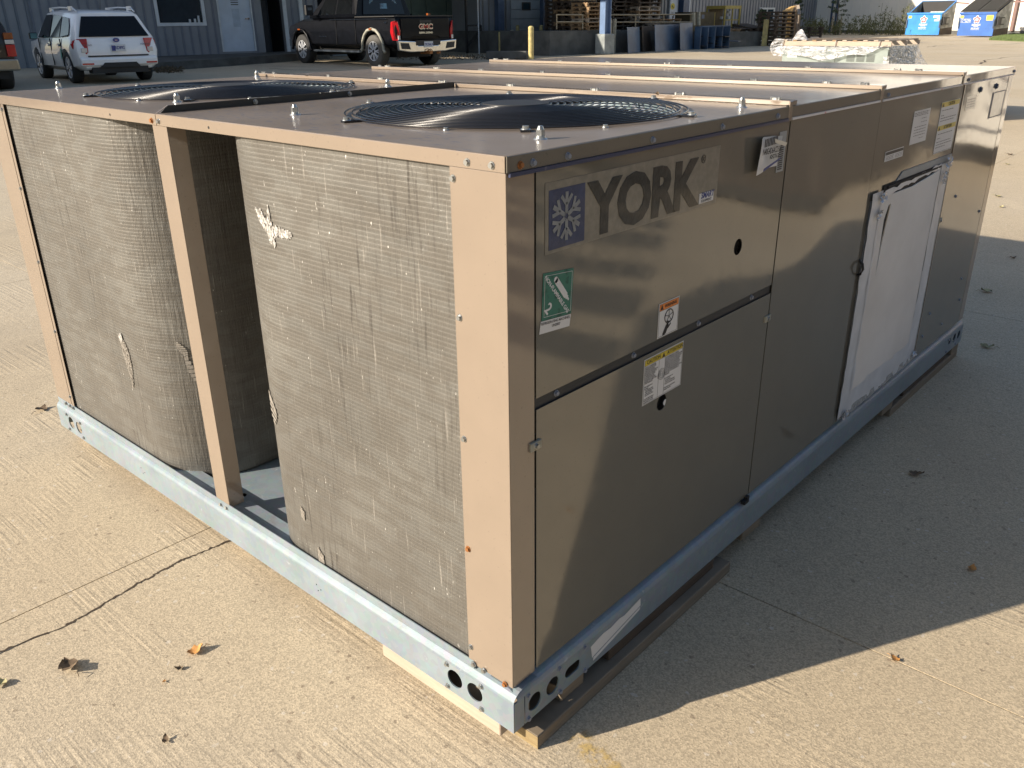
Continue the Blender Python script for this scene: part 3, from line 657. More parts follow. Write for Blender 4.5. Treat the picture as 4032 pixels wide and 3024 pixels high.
# small dead leaf on the roof
def leaf_mesh(m, s, seed, curl=.35):
    rnd = random.Random(seed); b = MB(); n = 7; vs = []
    for i in range(n + 1):
        t = i / n; wd = s * .42 * math.sin(math.pi * min(1, t * 1.02 + .02)) ** .8
        z = s * curl * (abs(t - .4) ** 1.5) + rnd.uniform(0, .04) * s
        vs += [(t * s, -wd * rnd.uniform(.7, 1.1), z + s * .18 * rnd.random()), (t * s, 0, z + .01 * s), (t * s, wd * rnd.uniform(.7, 1.1), z + s * .22 * rnd.random())]
    fs = [(3 * i + k, 3 * i + k + 1, 3 * i + k + 4, 3 * i + k + 3) for i in range(n) for k in (0, 1)]
    b.add(vs, fs, True); b.tube([(s, 0, s * .1), (s * 1.25, s * .05, s * .22), (s * 1.45, s * .02, s * .1)], s * .018, 5); return b.mesh('leaf', m)
# --- fan grilles: concentric wires over a dark throat
def fan(c, r, name):
    cx, cy = c
    g = empty('fan_grille', (cx, cy, H)); g.parent = unit
    n = 19; rnd = random.Random(3)
    def zz(q): return .004 + .009 * min(1., (1 - q) / .45)
    rings = MB()
    for i in range(n + 1):
        q = .21 + .79 * i / n; rad = q * r
        rings.tube([(rad * math.cos(2 * math.pi * k / 72), rad * math.sin(2 * math.pi * k / 72), zz(q)) for k in range(72)], .0017, 6, True)
    rings.build('wire_rings', 'blackplastic', g)
    for k in range(6):
        a = R(60 * k + 14); pts_ = []
        for i in range(15):
            q = .08 + .96 * i / 14; pts_.append((q * r * math.cos(a), q * r * math.sin(a), zz(min(q, 1)) - .005 if q < 1 else .003))
        MB().tube(pts_, .0030, 6).build('spoke', 'blackplastic', g)
        e = Vector((math.cos(a), math.sin(a), 0)); MB().obox(e * (r + .014) + Vector((0, 0, .002)), e, Vector((-e.y, e.x, 0)), (0, 0, 1), .018, .009, .0022).build('clip', 'blackplastic', g)
        put('bolt', screw_mesh('zinc', .0085, .006, .006), g, Matrix.Translation((e.x * (r + .024), e.y * (r + .024), .0042)))
    b = MB(); b.cyl((0, 0, .008), (0, 0, .0155), .072, .070, 36); b.build('hub_plate', 'charcoal', g)
    # venturi throat, dark inside, and blades
    t = MB(); nn = 64; ro = r - .022
    vs = [(ro * k_ * math.cos(2 * math.pi * i / nn), ro * k_ * math.sin(2 * math.pi * i / nn), z) for k_, z in ((1.0, -.002), (.985, -.03), (.97, -.11)) for i in range(nn)]
    t.add(vs, [(j * nn + i, j * nn + (i + 1) % nn, (j + 1) * nn + (i + 1) % nn, (j + 1) * nn + i) for j in range(2) for i in range(nn)], True)
    t.build('venturi', 'galv', g)
    bl = MB()
    for k in range(4):
        a = R(90 * k + 30)
        P = []
        for rr_, a0, a1, z0, z1 in ((.07, -.5, .5, -.075, -.055), (.2, -.55, .42, -.105, -.045), (.95 * ro, -.50, .25, -.115, -.05)):
            P.append([(rr_ * math.cos(a + a0), rr_ * math.sin(a + a0), z0), (rr_ * math.cos(a + a1), rr_ * math.sin(a + a1), z1)])
        for i in range(2): bl.quad(P[i][0], P[i + 1][0], P[i + 1][1], P[i][1])
    bl.cyl((0, 0, -.12), (0, 0, -.03), .07, n=24); bl.build('fan_blades', 'charcoal', g)
    for k in range(8):
        a = R(45 * k + 22); put('screw', SZ, g, Matrix.Translation((math.cos(a) * (r + .008), math.sin(a) * (r + .008), .0005)))
    return g
tag(fan(FR[:2], FR[2], 'r'), label='round black wire fan grille nearest the front corner')
tag(fan(FL[:2], FL[2], 'l'), label='round black wire fan grille on the left fan deck')
# dark bottom under the fans so that the throats read deep
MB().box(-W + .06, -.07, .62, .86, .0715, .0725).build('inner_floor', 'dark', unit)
# ================================================================== STICKERS (children of the unit)
def plate(name, y0, y1, z0, z1, m, x=.0004, th=.0005, **kw):
    return put(name, flat(name, rect(y0, y1, z0, z1), [], th, m), unit, onx(0, 0, x), **kw)
XS = .0006
# brand decal
dk = empty('brand_decal', (0, 0, 0)); dk.parent = unit
def dpart(name, me, mw_, parent): return put(name, me, parent, mw_)
dpart('decal_film', flat('decal_film', [(.087, .900), (.614, .900), (.614, 1.010), (.087, 1.010)], [], .0003, 'film'), onx(0, 0, .0001), dk)
dpart('blue_square', flat('blue_square', rect(.0955, .186, .9055, .998), [], .0003, 'filmblue'), onx(0, 0, .0005), dk)
fl = MB(); cxy, czz = .1385, .953
for k in range(6):
    a = R(60 * k + 90); d = Vector((0, math.cos(a), math.sin(a))); c0 = Vector((.0012, cxy, czz)); n_ = Vector((0, -d.z, d.y))
    fl.obox(c0 + d * .021, d, n_, (1, 0, 0), .017, .0036, .0002)
    for s in (1, -1):
        dd = (d + n_ * s * .9).normalized(); fl.obox(c0 + d * .018 + dd * .010, dd, Vector((0, -dd.z, dd.y)), (1, 0, 0), .010, .0030, .00022)
fl.build('snowflake', 'filmflake', dk)
t = text('YORK', .134, 'filmdark', .0003, .0058, 'LEFT', 'BOTTOM_BASELINE', 1.0, .98); bb = [v.co.x for v in t.vertices]; sx = (.545 - .191) / (max(bb) - min(bb)); zb = [v.co.y for v in t.vertices]; sy = .0925 / (max(zb) - min(zb))
t.transform(Matrix.Diagonal((sx, sy, 1, 1)) @ Matrix.Translation((-min(bb), -min(zb), 0))); dpart('lettering', t, onx(.191, .9055, .0009), dk)
dpart('lettering', text('\u00ae', .022, 'filmdark'), onx(.552, .990, .0007), dk)
dpart('badge', flat('badge', rect(.546, .600, .9075, .927), [], .0004, 'white'), onx(0, 0, .0008), dk)
dpart('lettering', text('SMART', .0155, 'bluelbl', .0002, .0003, shear=.2), onx(.576, .9215, .0014), dk)
dpart('lettering', text('EQUIPMENT', .0072, 'greyink', .0002), onx(.573, .9115, .0014), dk)
# green gas label
gl = empty('gas_label', (0, 0, 0)); gl.parent = unit
gy, gzv = .1165, .8285
def tr(y, z): return (y, z)
dpart('green_field', flat('green_field', [(.079, .795), (.155, .789), (.160, .865), (.083, .872)], [], .0004, 'greenlbl'), onx(0, 0, .0003), gl)
dpart('white_field', flat('white_field', [(.0735, .774), (.1510, .768), (.1545, .788), (.0775, .7945)], [], .0004, 'white'), onx(0, 0, .00035), gl)
bd = [(.0845, .800), (.1525, .7945), (.1560, .861), (.0870, .867)]; b = MB()
for i in range(4):
    p_, q_ = bd[i], bd[(i + 1) % 4]; b.bar((.0008, p_[0], p_[1]), (.0008, q_[0], q_[1]), .0006, .0003, up=(1, 0, 0))
cyl0, cyl1 = Vector((.0010, .114, .8555)), Vector((.0010, .1400, .8230))
b.build('border_line', 'white', gl)
b = MB(); b.bar(cyl0, cyl1, .0105, .0004, up=(1, 0, 0)); b.cyl(cyl0 - Vector((.0002, 0, 0)), cyl0 + Vector((.0002, 0, 0)), .0052, n=14); b.bar(cyl1, cyl1 + Vector((0, .0035, -.0042)), .0070, .00042, up=(1, 0, 0)); b.bar(cyl1 + Vector((0, .003, -.003)), cyl1 + Vector((0, .0072, -.0085)), .0034, .00045, up=(1, 0, 0)); b.build('cylinder_symbol', 'white', gl)
dpart('lettering', text('NON-FLAMMABLE GAS', .0098, 'white', .0003, .00022, sx=.92), onx(.1170, .8300, .0008, R(-51)), gl)
dpart('lettering', text('2', .026, 'white', .0003, .0006), onx(.0950, .8115, .0008, R(-51)), gl)
dpart('lettering', text('REFRIGERATING MACHINES.', .0062, 'greyink', .0002, .0001, sx=.95), onx(.1150, .7870, .0008, R(-4.5)), gl)
dpart('lettering', text('UN2857', .0062, 'greyink', .0002, .0001), onx(.1155, .7800, .0008, R(-4.5)), gl)
# warning label
wl = empty('warning_label', (0, 0, 0)); wl.parent = unit
dpart('label_sheet', flat('label_sheet', rect(.4265, .499, .6665, .7365), [], .0004, 'white'), onx(0, 0, .0003), wl)
dpart('orange_band', flat('orange_band', rect(.4295, .4965, .7215, .7340), [], .0003, 'orangelbl'), onx(0, 0, .0006), wl)
dpart('lettering', text('WARNING', .0088, 'ink', .0002, .0002, shear=.15), onx(.4680, .7277, .0010), wl)
dpart('hazard_triangle', flat('hazard_triangle', [(.4315, .7230), (.4425, .7230), (.4370, .7330)], [], .0003, 'ink'), onx(0, 0, .0010), wl)
b = MB(); fc = Vector((.0010, .4640, .7045))
b.tube([fc + Vector((0, .0150 * math.cos(2 * math.pi * k / 28), .0135 * math.sin(2 * math.pi * k / 28))) for k in range(28)], .0011, 4, True)
for k in range(5):
    a = R(72 * k + 20); b.bar(fc, fc + Vector((0, .014 * math.cos(a), .0125 * math.sin(a))), .0012, .0004, up=(1, 0, 0))
b.bar(fc + Vector((0, -.006, -.012)), fc + Vector((0, .006, -.0125)), .003, .0004, up=(1, 0, 0))
b.prism([(.0008, .4560, .6870), (.0008, .4650, .6870), (.0008, .4560, .6710), (.0008, .4440, .6690), (.0008, .4440, .6710)], (.0003, 0, 0))
b.bar((.0010, .4590, .6870), (.0010, .4470, .6700), .0080, .0004, up=(1, 0, 0))
for yy, zz_ in ((.4565, .6945), (.4595, .6958), (.4625, .6950), (.4650, .6930)): b.bar((.0010, .4600, .6860), (.0010, yy, zz_), .0022, .00045, up=(1, 0, 0))
b.bar((.0010, .4610, .6800), (.0010, .4720, .6880), .0026, .00045, up=(1, 0, 0)); b.build('hand_and_fan_symbol', 'ink', wl)
b = MB()
for z in (.6685, .7345): b.box(.0006, .0009, .4285, .4970, z - .0002, z + .0002)
for y in (.4288, .4968): b.box(.0006, .0009, y - .0002, y + .0002, .6685, .7345)
b.box(.0006, .00095, .4295, .4965, .7210, .7215); b.build('border_line', 'ink', wl)
# caution / attention label
cl_ = empty('caution_label', (0, 0, 0)); cl_.parent = unit
dpart('label_sheet', flat('label_sheet', rect(.3860, .5275, .5380, .6350), [], .0004, 'white'), onx(0, 0, .0004), cl_)
dpart('yellow_band', flat('yellow_band', rect(.3885, .5250, .6210, .6325), [], .0003, 'yellowlbl'), onx(0, 0, .0007), cl_)
dpart('lettering', text('CAUTION', .0108, 'ink', .0002, .0001), onx(.4185, .6268, .0011), cl_)
dpart('lettering', text('ATTENTION', .0108, 'ink', .0002, .0001, sx=.95), onx(.4960, .6268, .0011), cl_)
dpart('hazard_triangle', flat('hazard_triangle', [(.4490, .6220), (.4590, .6220), (.4540, .6310)], [], .0003, 'ink'), onx(0, 0, .0011), cl_)
dpart('lettering', text('SCROLL COMPRESSORS\nOPERATE IN ONLY ONE\nDIRECTION. REVERSE\nROTATION WILL RESULT IN\nPERMANENT DAMAGE TO\nCOMPRESSOR. PROPER\nROTATION MUST BE\nCHECKED AT STARTUP.\nFAILURE TO COMPLY WILL\nVOID WARRANTY.\n\nIf the compressor is\noperating:\n   low amperage draw\n   similar discharge and\n   suction pressures\n   increased noise level\n\nit is operating in reverse.\nSwitch two line voltage\nconnections to correct.', .0042, 'greyink', .0002, 0, 'LEFT', 'TOP', .84, ls=.88), onx(.3900, .6190, .0009), cl_)
dpart('lettering', text('LES COMPRESSEURS A SPIRALE\nNE FONCTIONNENT QUE DANS UNE\nDIRECTION. LA ROTATION EN SENS\nINVERSE CAUSERA UN DOMMAGE\nPERMANENT AU COMPRESSEUR.\nLE BON SENS DE ROTATION DOIT\nETRE VERIFIE AU DEMARRAGE. SI\nCETTE RECOMMANDATION N EST PAS\nRESPECTEE, CECI ANNULERA LA\nGARANTIE.\n\nSi le compresseur est:\n   bas amperage\n   pression de refoulement\n   niveau de bruit plus eleve\n\nil fonctionne en sens inverse.\nChanger deux fils.', .0044, 'greyink', .0002, 0, 'LEFT', 'TOP', .84, ls=.92), onx(.4615, .6190, .0009), cl_)
b = MB(); b.tube([(.0009, .4500 + .00052 * k ** .8 * math.cos(k * .38), .5860 + .00052 * k ** .8 * math.sin(k * .38)) for k in range(1, 60)], .0004, 4); b.build('spiral_symbol', 'ink', cl_)
b = MB(); b.box(.0007, .0009, .4390, .4393, .5395, .6205); b.box(.0007, .0009, .4605, .4608, .5395, .6205)
for z in (.5400, .6330, .6207): b.box(.0007, .00105, .3882, .5253, z - .0002, z + .0002)
for y in (.3882, .5253): b.box(.0007, .00105, y - .0002, y + .0002, .5400, .6330)
b.build('border_line', 'ink', cl_)
# peeling shipping label near the door edge
pl_ = empty('peeling_label', (0, 0, 0)); pl_.parent = unit
vs = []; nn = 12; mm = 8
for i in range(nn + 1):
    for j in range(mm + 1):
        s = i / nn; t_ = j / mm
        y = .752 + .098 * s; z = .937 + .070 * t_ - .004 * s + (.002 if j == mm else 0)
        z += (.012 * (s - .2) if t_ < .3 else 0) * (1 - t_)
        x = .0012 + .010 * max(0, (1 - s)) ** 2 + .016 * max(0, s - .75) ** 1.2 * 3 + .006 * math.sin(s * 5 + t_ * 2) * (.4 + .6 * t_)
        vs.append((abs(x) + .001, y, z))
b = MB(); b.add(vs, [(i * (mm + 1) + j, (i + 1) * (mm + 1) + j, (i + 1) * (mm + 1) + j + 1, i * (mm + 1) + j + 1) for i in range(nn) for j in range(mm)], True); b.build('label_sheet', 'white', pl_)
b = MB(); 
for k in range(9): b.box(.0165 - .0009 * k, .0172 - .0009 * k, .768 + .0085 * k, .771 + .0085 * k, .990, 1.006)
b.build('barcode', 'ink', pl_)
dpart('lettering', text('N40G4D6ACD3A1', .0175, 'ink', .0003, .0001, sx=.62), onx(.806, .980, .017, 0), pl_)
dpart('lettering', text('N2H2776132', .0125, 'ink', .0003, .0001, sx=.62), onx(.818, .967, .0165, 0), pl_)
b = MB(); b.prism([(.0175, .770, .941), (.0165, .845, .957), (.0165, .850, .962), (.0175, .772, .947)], (.0004, 0, 0)); b.build('blue_print', 'bluelbl', pl_)
b = MB(); b.prism([(.014, .815, 1.003), (.026, .850, .992), (.022, .853, .984), (.012, .825, .993)], (.0006, 0, 0)); b.build('folded_corner', 'white', pl_)
b = MB(); b.box(.0003, .0009, .866, .900, .925, 1.010); b.build('label_backing', 'capgrey', pl_)
b = MB()
for k in range(12): b.box(.0010, .0013, .872, .892, .930 + .0045 * k, .9325 + .0045 * k)
b.build('barcode', 'ink', pl_)
# rail paper
b = MB(); b.prism([(.0082, .236, .020), (.0082, .2300, .052), (.0082, .250, .056), (.0082, .275, .060), (.0082, .300, .058), (.0082, .330, .063), (.0082, .350, .060), (.0082, .409, .070), (.0082, .411, .050), (.0082, .240, .022)], (.0004, 0, 0)); b.build('torn_paper', 'white', unit)
b = MB(); b.prism([(.0082, .240, .010), (.0082, .409, .040), (.0082, .410, .047), (.0082, .240, .0185)], (.0004, 0, 0)); b.build('torn_paper', 'white', unit)
# data labels on the third panel
def lines(parent, rows, x=.0009, m='greyink'):
    b = MB()
    for y0, y1, z, h in rows:
        y = y0; rnd = random.Random(int(z * 1e5))
        while y < y1:
            e = min(y1, y + rnd.uniform(.006, .022)); b.box(x, x + .0002, y, e, z, z + h); y = e + .004
    return b.build('small_print', m, parent)
dl1 = empty('data_label', (0, 0, 0)); dl1.parent = unit
dpart('label_sheet', flat('label_sheet', rect(1.719, 1.859, .892, .985), [], .0004, 'white'), onx(0, 0, .0004), dl1)
lines(dl1, [(1.725, 1.85, .978, .0016), (1.725, 1.84, .974, .0016), (1.725, 1.84, .970, .0016), (1.79, 1.83, .960, .0016), (1.79, 1.84, .950, .0016), (1.74, 1.84, .938, .0016), (1.74, 1.84, .930, .0016), (1.74, 1.84, .922, .0016), (1.74, 1.84, .914, .0016), (1.79, 1.83, .905, .0013)])
dl2 = empty('data_label', (0, 0, 0)); dl2.parent = unit
dpart('label_sheet', flat('label_sheet', rect(1.535, 1.676, .867, .894), [], .0004, 'white'), onx(0, 0, .0004), dl2)
dpart('black_band', flat('black_band', rect(1.538, 1.674, .884, .892), [], .0003, 'ink'), onx(0, 0, .0008), dl2)
lines(dl2, [(1.545, 1.60, .879, .0014), (1.545, 1.60, .875, .0014), (1.545, 1.60, .871, .0014), (1.615, 1.67, .879, .0014), (1.615, 1.67, .875, .0014), (1.615, 1.67, .871, .0014)])
c2 = empty('caution_label', (0, 0, 0)); c2.parent = unit
dpart('label_sheet', flat('label_sheet', rect(1.959, 2.137, .839, .992), [], .0004, 'white'), onx(0, 0, .0004), c2)
for z0, z1, tx in ((.977, .991, 'CAUTION'), (.908, .922, 'ATTENTION')):
    dpart('yellow_band', flat('yellow_band', rect(1.961, 2.135, z0, z1), [], .0003, 'yellowlbl'), onx(0, 0, .0008), c2)
    dpart('lettering', text(tx, .014, 'ink', .0002, .0002), onx(2.055, (z0 + z1) / 2, .0012), c2)
    dpart('hazard_triangle', flat('hazard_triangle', [(1.966, z0 + .001), (1.984, z0 + .001), (1.975, z1 - .002)], [], .0003, 'ink'), onx(0, 0, .0012), c2)
lines(c2, [(1.97, 2.08, .966, .002), (1.97, 2.0, .951, .002), (1.97, 2.12, .943, .002), (1.97, 2.10, .935, .002), (1.97, 2.11, .896, .002), (1.97, 2.0, .883, .002), (1.97, 2.11, .872, .002), (1.97, 2.12, .864, .002), (1.97, 2.06, .856, .002), (1.961, 2.135, .841, .0012)])
M['wornlbl'] = mat('worn translucent label', (.46, .43, .37), .3, coat=.5, vs=40, var=.2)
d4 = empty('data_label', (0, 0, 0)); d4.parent = unit
dpart('label_sheet', flat('label_sheet', rect(2.212, 2.325, .948, .991), [], .0004, 'wornlbl'), onx(0, 0, .0004), d4)
lines(d4, [(2.222, 2.31, .980, .0018), (2.222, 2.31, .972, .0018), (2.222, 2.31, .964, .0018), (2.222, 2.31, .956, .0018)])
d5 = empty('data_label', (0, 0, 0)); d5.parent = unit
dpart('label_backing', flat('label_backing', rect(2.512, 2.682, .898, .985), [], .0004, 'bluesteel'), onx(0, 0, .0003), d5)
dpart('label_sheet', flat('label_sheet', rect(2.530, 2.670, .902, .982), [], .0004, 'wornlbl'), onx(0, 0, .0008), d5)
# --- white cover taped over the third panel's opening
cv = empty('opening_cover', (0, 0, 0)); cv.parent = unit; tag(cv, label='white board taped over an opening, torn along its top')
dpart('seal_plate', flat('seal_plate', [(1.478, .104), (2.150, .104), (2.156, .820), (1.700, .822), (1.585, .760), (1.478, .770)], [], .002, 'capgrey'), onx(0, 0, .0012), cv)
dpart('cover_board', flat('cover_board', [(1.542, .184), (2.050, .184), (2.050, .786), (1.960, .777), (1.80, .766), (1.65, .768), (1.556, .772)], [[(1.592, .700), (1.612, .738), (1.630, .742), (1.606, .620), (1.596, .530)]], .003, 'cover'), onx(0, 0, .0045), cv)
dpart('dark_slit', flat('dark_slit', rect(1.56, 2.045, .45, .80), [], .0006, 'dark'), onx(0, 0, .0024), cv)
def strip(pts, w_, m, x, seed=0, name='tape'):
    rnd = random.Random(seed); b = MB(); A = []; B = []
    for i in range(len(pts) - 1):
        a, c = Vector(pts[i]), Vector(pts[i + 1]); n = int(max(3, (c - a).length / .03)); d = (c - a).normalized(); nr = Vector((-d.y, d.x))
        for k in range(n + 1):
            q = a + (c - a) * k / n; A.append(q + nr * (w_ / 2 + rnd.uniform(-.004, .004))); B.append(q - nr * (w_ / 2 + rnd.uniform(-.004, .004)))
    Xs = [x + rnd.uniform(0, .0012) for _ in A]
    for i in range(len(A) - 1): b.quad((Xs[i], A[i].x, A[i].y), (Xs[i + 1], A[i + 1].x, A[i + 1].y), (Xs[i + 1] + .0005, B[i + 1].x, B[i + 1].y), (Xs[i] + .0005, B[i].x, B[i].y))
    return b.build(name, m, cv)
strip([(1.512, .790), (1.509, .45), (1.506, .115)], .078, 'tape', 0.0052, 1)
strip([(1.548, .775), (1.546, .45), (1.542, .150)], .016, 'tape', 0.0056, 11)
strip([(2.082, .800), (2.080, .45), (2.076, .170)], .055, 'tape', 0.0052, 2)
strip([(2.120, .800), (2.118, .45), (2.112, .125)], .030, 'tape', 0.0046, 12)
strip([(1.50, .150), (1.8, .150), (2.10, .155)], .080, 'tape', 0.0053, 3)
strip([(1.50, .113), (1.8, .114), (2.13, .120)], .024, 'tapewrink', 0.0059, 4)
strip([(1.568, .778), (1.75, .782), (2.05, .796)], .013, 'tape', 0.0053, 5)
b = MB(); b.box(.004, .0065, 1.585, 2.055, .790, .796); b.build('torn_edge', 'dark', cv)
for cy_, cz_, s_, sd in ((1.535, .775, .04, 1), (1.525, .727, .035, 2), (2.10, .80, .05, 3), (2.085, .765, .035, 4), (2.075, .742, .025, 5), (1.51, .118, .04, 6), (2.115, .135, .035, 7)):
    rnd = random.Random(sd); b = MB(); n = 5; g_ = [[(.010 + rnd.uniform(0, .010), cy_ + s_ * (i / n - .5) + rnd.uniform(-.003, .003), cz_ + s_ * .6 * (j / n - .5) + rnd.uniform(-.003, .003)) for j in range(n + 1)] for i in range(n + 1)]
    for i in range(n):
        for j in range(n):
            if rnd.random() < .85: b.quad(g_[i][j], g_[i + 1][j], g_[i + 1][j + 1], g_[i][j + 1])
    b.build('crumpled_tape', 'tapewrink', cv)

# ================================================================== TIMBER SKID under the unit
sk_ = empty('timber_skid', (0, 0, G), 0, 'weathered timber skid of flat boards under the beige unit', 'skid')
def board(x0, x1, y0, y1, z0, z1, m='wood', name='board', label=None):
    o = MB().box(x0, x1, y0, y1, z0 - G, z1 - G).build(name, m, sk_, label=label); return bevel(o, .002, 1)
board(-.068, .026, .040, .80, G + .0005, G + .032, name='runner'); board(-.068, .006, 1.985, 2.75, G + .0005, G + .032, name='runner')
board(-.068, .0265, .0395, .0400, G + .001, G + .0315, 'endgrain', name='end_grain')
board(-W + .0, -W + .09, .04, 2.7, G + .0005, G + .032, name='runner'); board(-1.05, -.96, .04, 2.7, G + .0005, G + .032, name='runner')
board(-.375, -.028, -E + .001, .08, G + .0325, -.0008, 'palewood', name='board', label='pale pine board flush with the front rail')
board(-1.9, -.385, .03, .12, G + .0325, -.0008); board(-.30, .004, .140, .215, G + .0325, -.0008)
board(-.022, .006, .30, .745, G + .0325, -.006, 'palletdark'); board(-2.0, .004, .90, 1.0, G + .0325, -.0008); board(-2.0, .004, 1.9, 2.0, G + .0325, -.0008)
board(-.030, .0, 2.12, 2.60, G + .0325, -.004, 'palletdark'); board(-2.0, .006, 2.66, 2.745, G + .0325, -.0008)

# ================================================================== LEAVES ON THE GROUND
LV = [((-.921, -.466), 'leafbrown', .052, 'dark curled dead leaf with twigs near the crack, bottom left'), ((-.738, -.273), 'leaforange', .036, 'orange dead leaf on the sunlit concrete left of the front rail'), ((-.532, -.432), 'leafbrown', .020, 'small brown dead leaf at the bottom of the sunlit concrete'),
      ((-.945, -.575), 'leafyellow', .034, 'pale yellow dead leaf at the bottom left edge'), ((-2.377, .064), 'leafbrown', .05, 'brown dead leaf beside the left end of the front rail'), ((.195, 1.614), 'leafbrown', .042, 'grey brown dead leaf in the shade along the right side'),
      ((.485, 1.198), 'leaforange', .026, 'orange brown leaf in the shade near the right edge'), ((.467, .742), 'leaforange', .022, 'orange leaf lying on the pavement joint'), ((-.705, -.300), 'leafbrown', .018, 'small brown leaf touching the orange leaf'), ((-.70, -.345), 'leaforange', .010, 'tiny orange leaf scrap below the orange leaf')]
for i, (p_, m_, s_, lb) in enumerate(LV):
    o = put('dead_leaf', leaf_mesh(m_, s_, i + 3, .6), None, Matrix.Translation((p_[0], p_[1], gz(*p_) + .0015)) @ Matrix.Rotation(i * 1.3, 4, 'Z')); tag(o, lb, 'leaf', 'dead leaves on the concrete')
rnd = random.Random(11); farleaf = []
for u, v in ((3985, 612), (3975, 650), (3940, 778), (4000, 1018), (3905, 1150), (3858, 1365), (3935, 818)):
    P = gp(u, v); o = put('dead_leaf', leaf_mesh(rnd.choice(['leafbrown', 'leafbrown', 'leafyellow']), rnd.uniform(.035, .06), rnd.randrange(99), .4), None, Matrix.Translation((P.x, P.y, P.z + .003)) @ Matrix.Rotation(rnd.uniform(0, 6), 4, 'Z'))
    tag(o, {3985: 'farthest small dry leaf right of the unit, on sunlit concrete', 3975: 'second farthest small dry leaf on the sunlit concrete', 3940: 'small dry leaf on sunlit concrete beside the last side panel', 4000: 'small leaf at the right edge in the far shade', 3905: 'brown leaf in the blue shade past the unit corner', 3858: 'tiny leaf on shaded concrete beside the far rail holes', 3935: 'small curled leaf just beyond the far shade edge'}[u], 'leaf', 'scattered far leaves')
ob = put('roof_leaf', leaf_mesh('leafbrown', .018, 5), None, Matrix.Translation((-.33, .893, H + .009)) @ Matrix.Rotation(1.9, 4, 'Z')); tag(ob, 'rusty dead leaf on the seam behind the near fan grille', 'leaf')
ob = put('roof_leaf', leaf_mesh('leafbrown', .018, 6), None, Matrix.Translation((-1.72, .893, H + .009)) @ Matrix.Rotation(1.2, 4, 'Z')); tag(ob, 'brown dead leaf on the seam behind the left fan grille', 'leaf')
# ================================================================== VEHICLES
class Car:
    def __init__(s, st): s.st = st          # stations, see loft
    def ring(s, q):
        xl, xm, xb, xr, w_, zb, bl, wr, zr = q
        h = [(xl, 0, zb), (xl, .82 * w_, zb), (xl, .965 * w_, zb + .09), (xm, w_, (zb + bl) * .55), (xb, .965 * w_, bl), (xr, wr, zr - .05), (xr, wr * .86, zr), (xr, 0, zr + .012)]
        return h + [(x, -y, z) for x, y, z in h[-2:0:-1]]
    def body(s, name, m, parent, arches, track, r):
        R_ = [s.ring(q) for q in s.st]; n = len(R_[0]); vs = [p for q in R_ for p in q]; fs = []
        for i in range(len(R_) - 1):
            for k in range(n): fs.append((i * n + k, i * n + (k + 1) % n, (i + 1) * n + (k + 1) % n, (i + 1) * n + k))
        for base in (0, (len(R_) - 1) * n):      # end caps in horizontal bands
            for k in range(0, 7):
                a, b = base + k, base + k + 1; c, d = base + (n - k - 1) % n, base + (n - k) % n
                if k == 0: fs.append((a, b, c))
                elif k == 6: fs.append((a, b, d))
                else: fs.append((a, b, c, d))
        mb = MB(); mb.add(vs, fs); me = mb.mesh(name, m)
        o = bpy.data.objects.new(name, me); link(o)
        cut = []
        for ax in arches:
            c = MB(); c.cyl((ax, -2, r * .98), (ax, 2, r * .98), r * 1.16, n=28); c.box(ax - r * 1.16, ax + r * 1.16, -2, 2, -.5, r * .98); 
            for q in ((ax),):
                cc = MB(); pts_ = [(ax + r * 1.17 * math.cos(t), -2, r + r * 1.17 * math.sin(t)) for t in [math.pi * i / 16 for i in range(17)]] + [(ax - r * 1.17, -2, -.4), (ax + r * 1.17, -2, -.4)]
                cc.prism(pts_, (0, 4, 0)); co = bpy.data.objects.new('cut', cc.mesh('cut', m)); link(co)
            bo = o.modifiers.new('b', 'BOOLEAN'); bo.operation = 'DIFFERENCE'; bo.object = co; bo.solver = 'EXACT'; cut.append(co)
        dg = bpy.context.evaluated_depsgraph_get(); dg.update(); me2 = bpy.data.meshes.new_from_object(o.evaluated_get(dg)); o.modifiers.clear(); o.data = me2
        for co in cut: bpy.data.objects.remove(co)
        o.parent = parent; bevel(o, .035, 3)
        for p_ in me2.polygons: p_.use_smooth = True
        # dark wheel wells
        for ax in arches: MB().box(ax - r * 1.2, ax + r * 1.2, -track / 2 + .32, track / 2 - .32, .25, r * 2.2).build('wheel_well', 'dark', parent)
        return o
    def side(s, x, z, sgn=1, off=.012):
        for a, b in zip(s.st[:-1], s.st[1:]):
            def at(q): f = min(1, max(0, (z - q[6]) / max(.01, q[8] - .05 - q[6]))); return q[2] + (q[3] - q[2]) * f, (.965 * q[4]) + (q[7] - .965 * q[4]) * f
            xa, ya = at(a); xb, yb = at(b)
            if xa <= x <= xb: t = (x - xa) / max(1e-6, xb - xa); return (x, sgn * (ya + (yb - ya) * t + off), z)
        return (x, sgn * (yb + off), z)
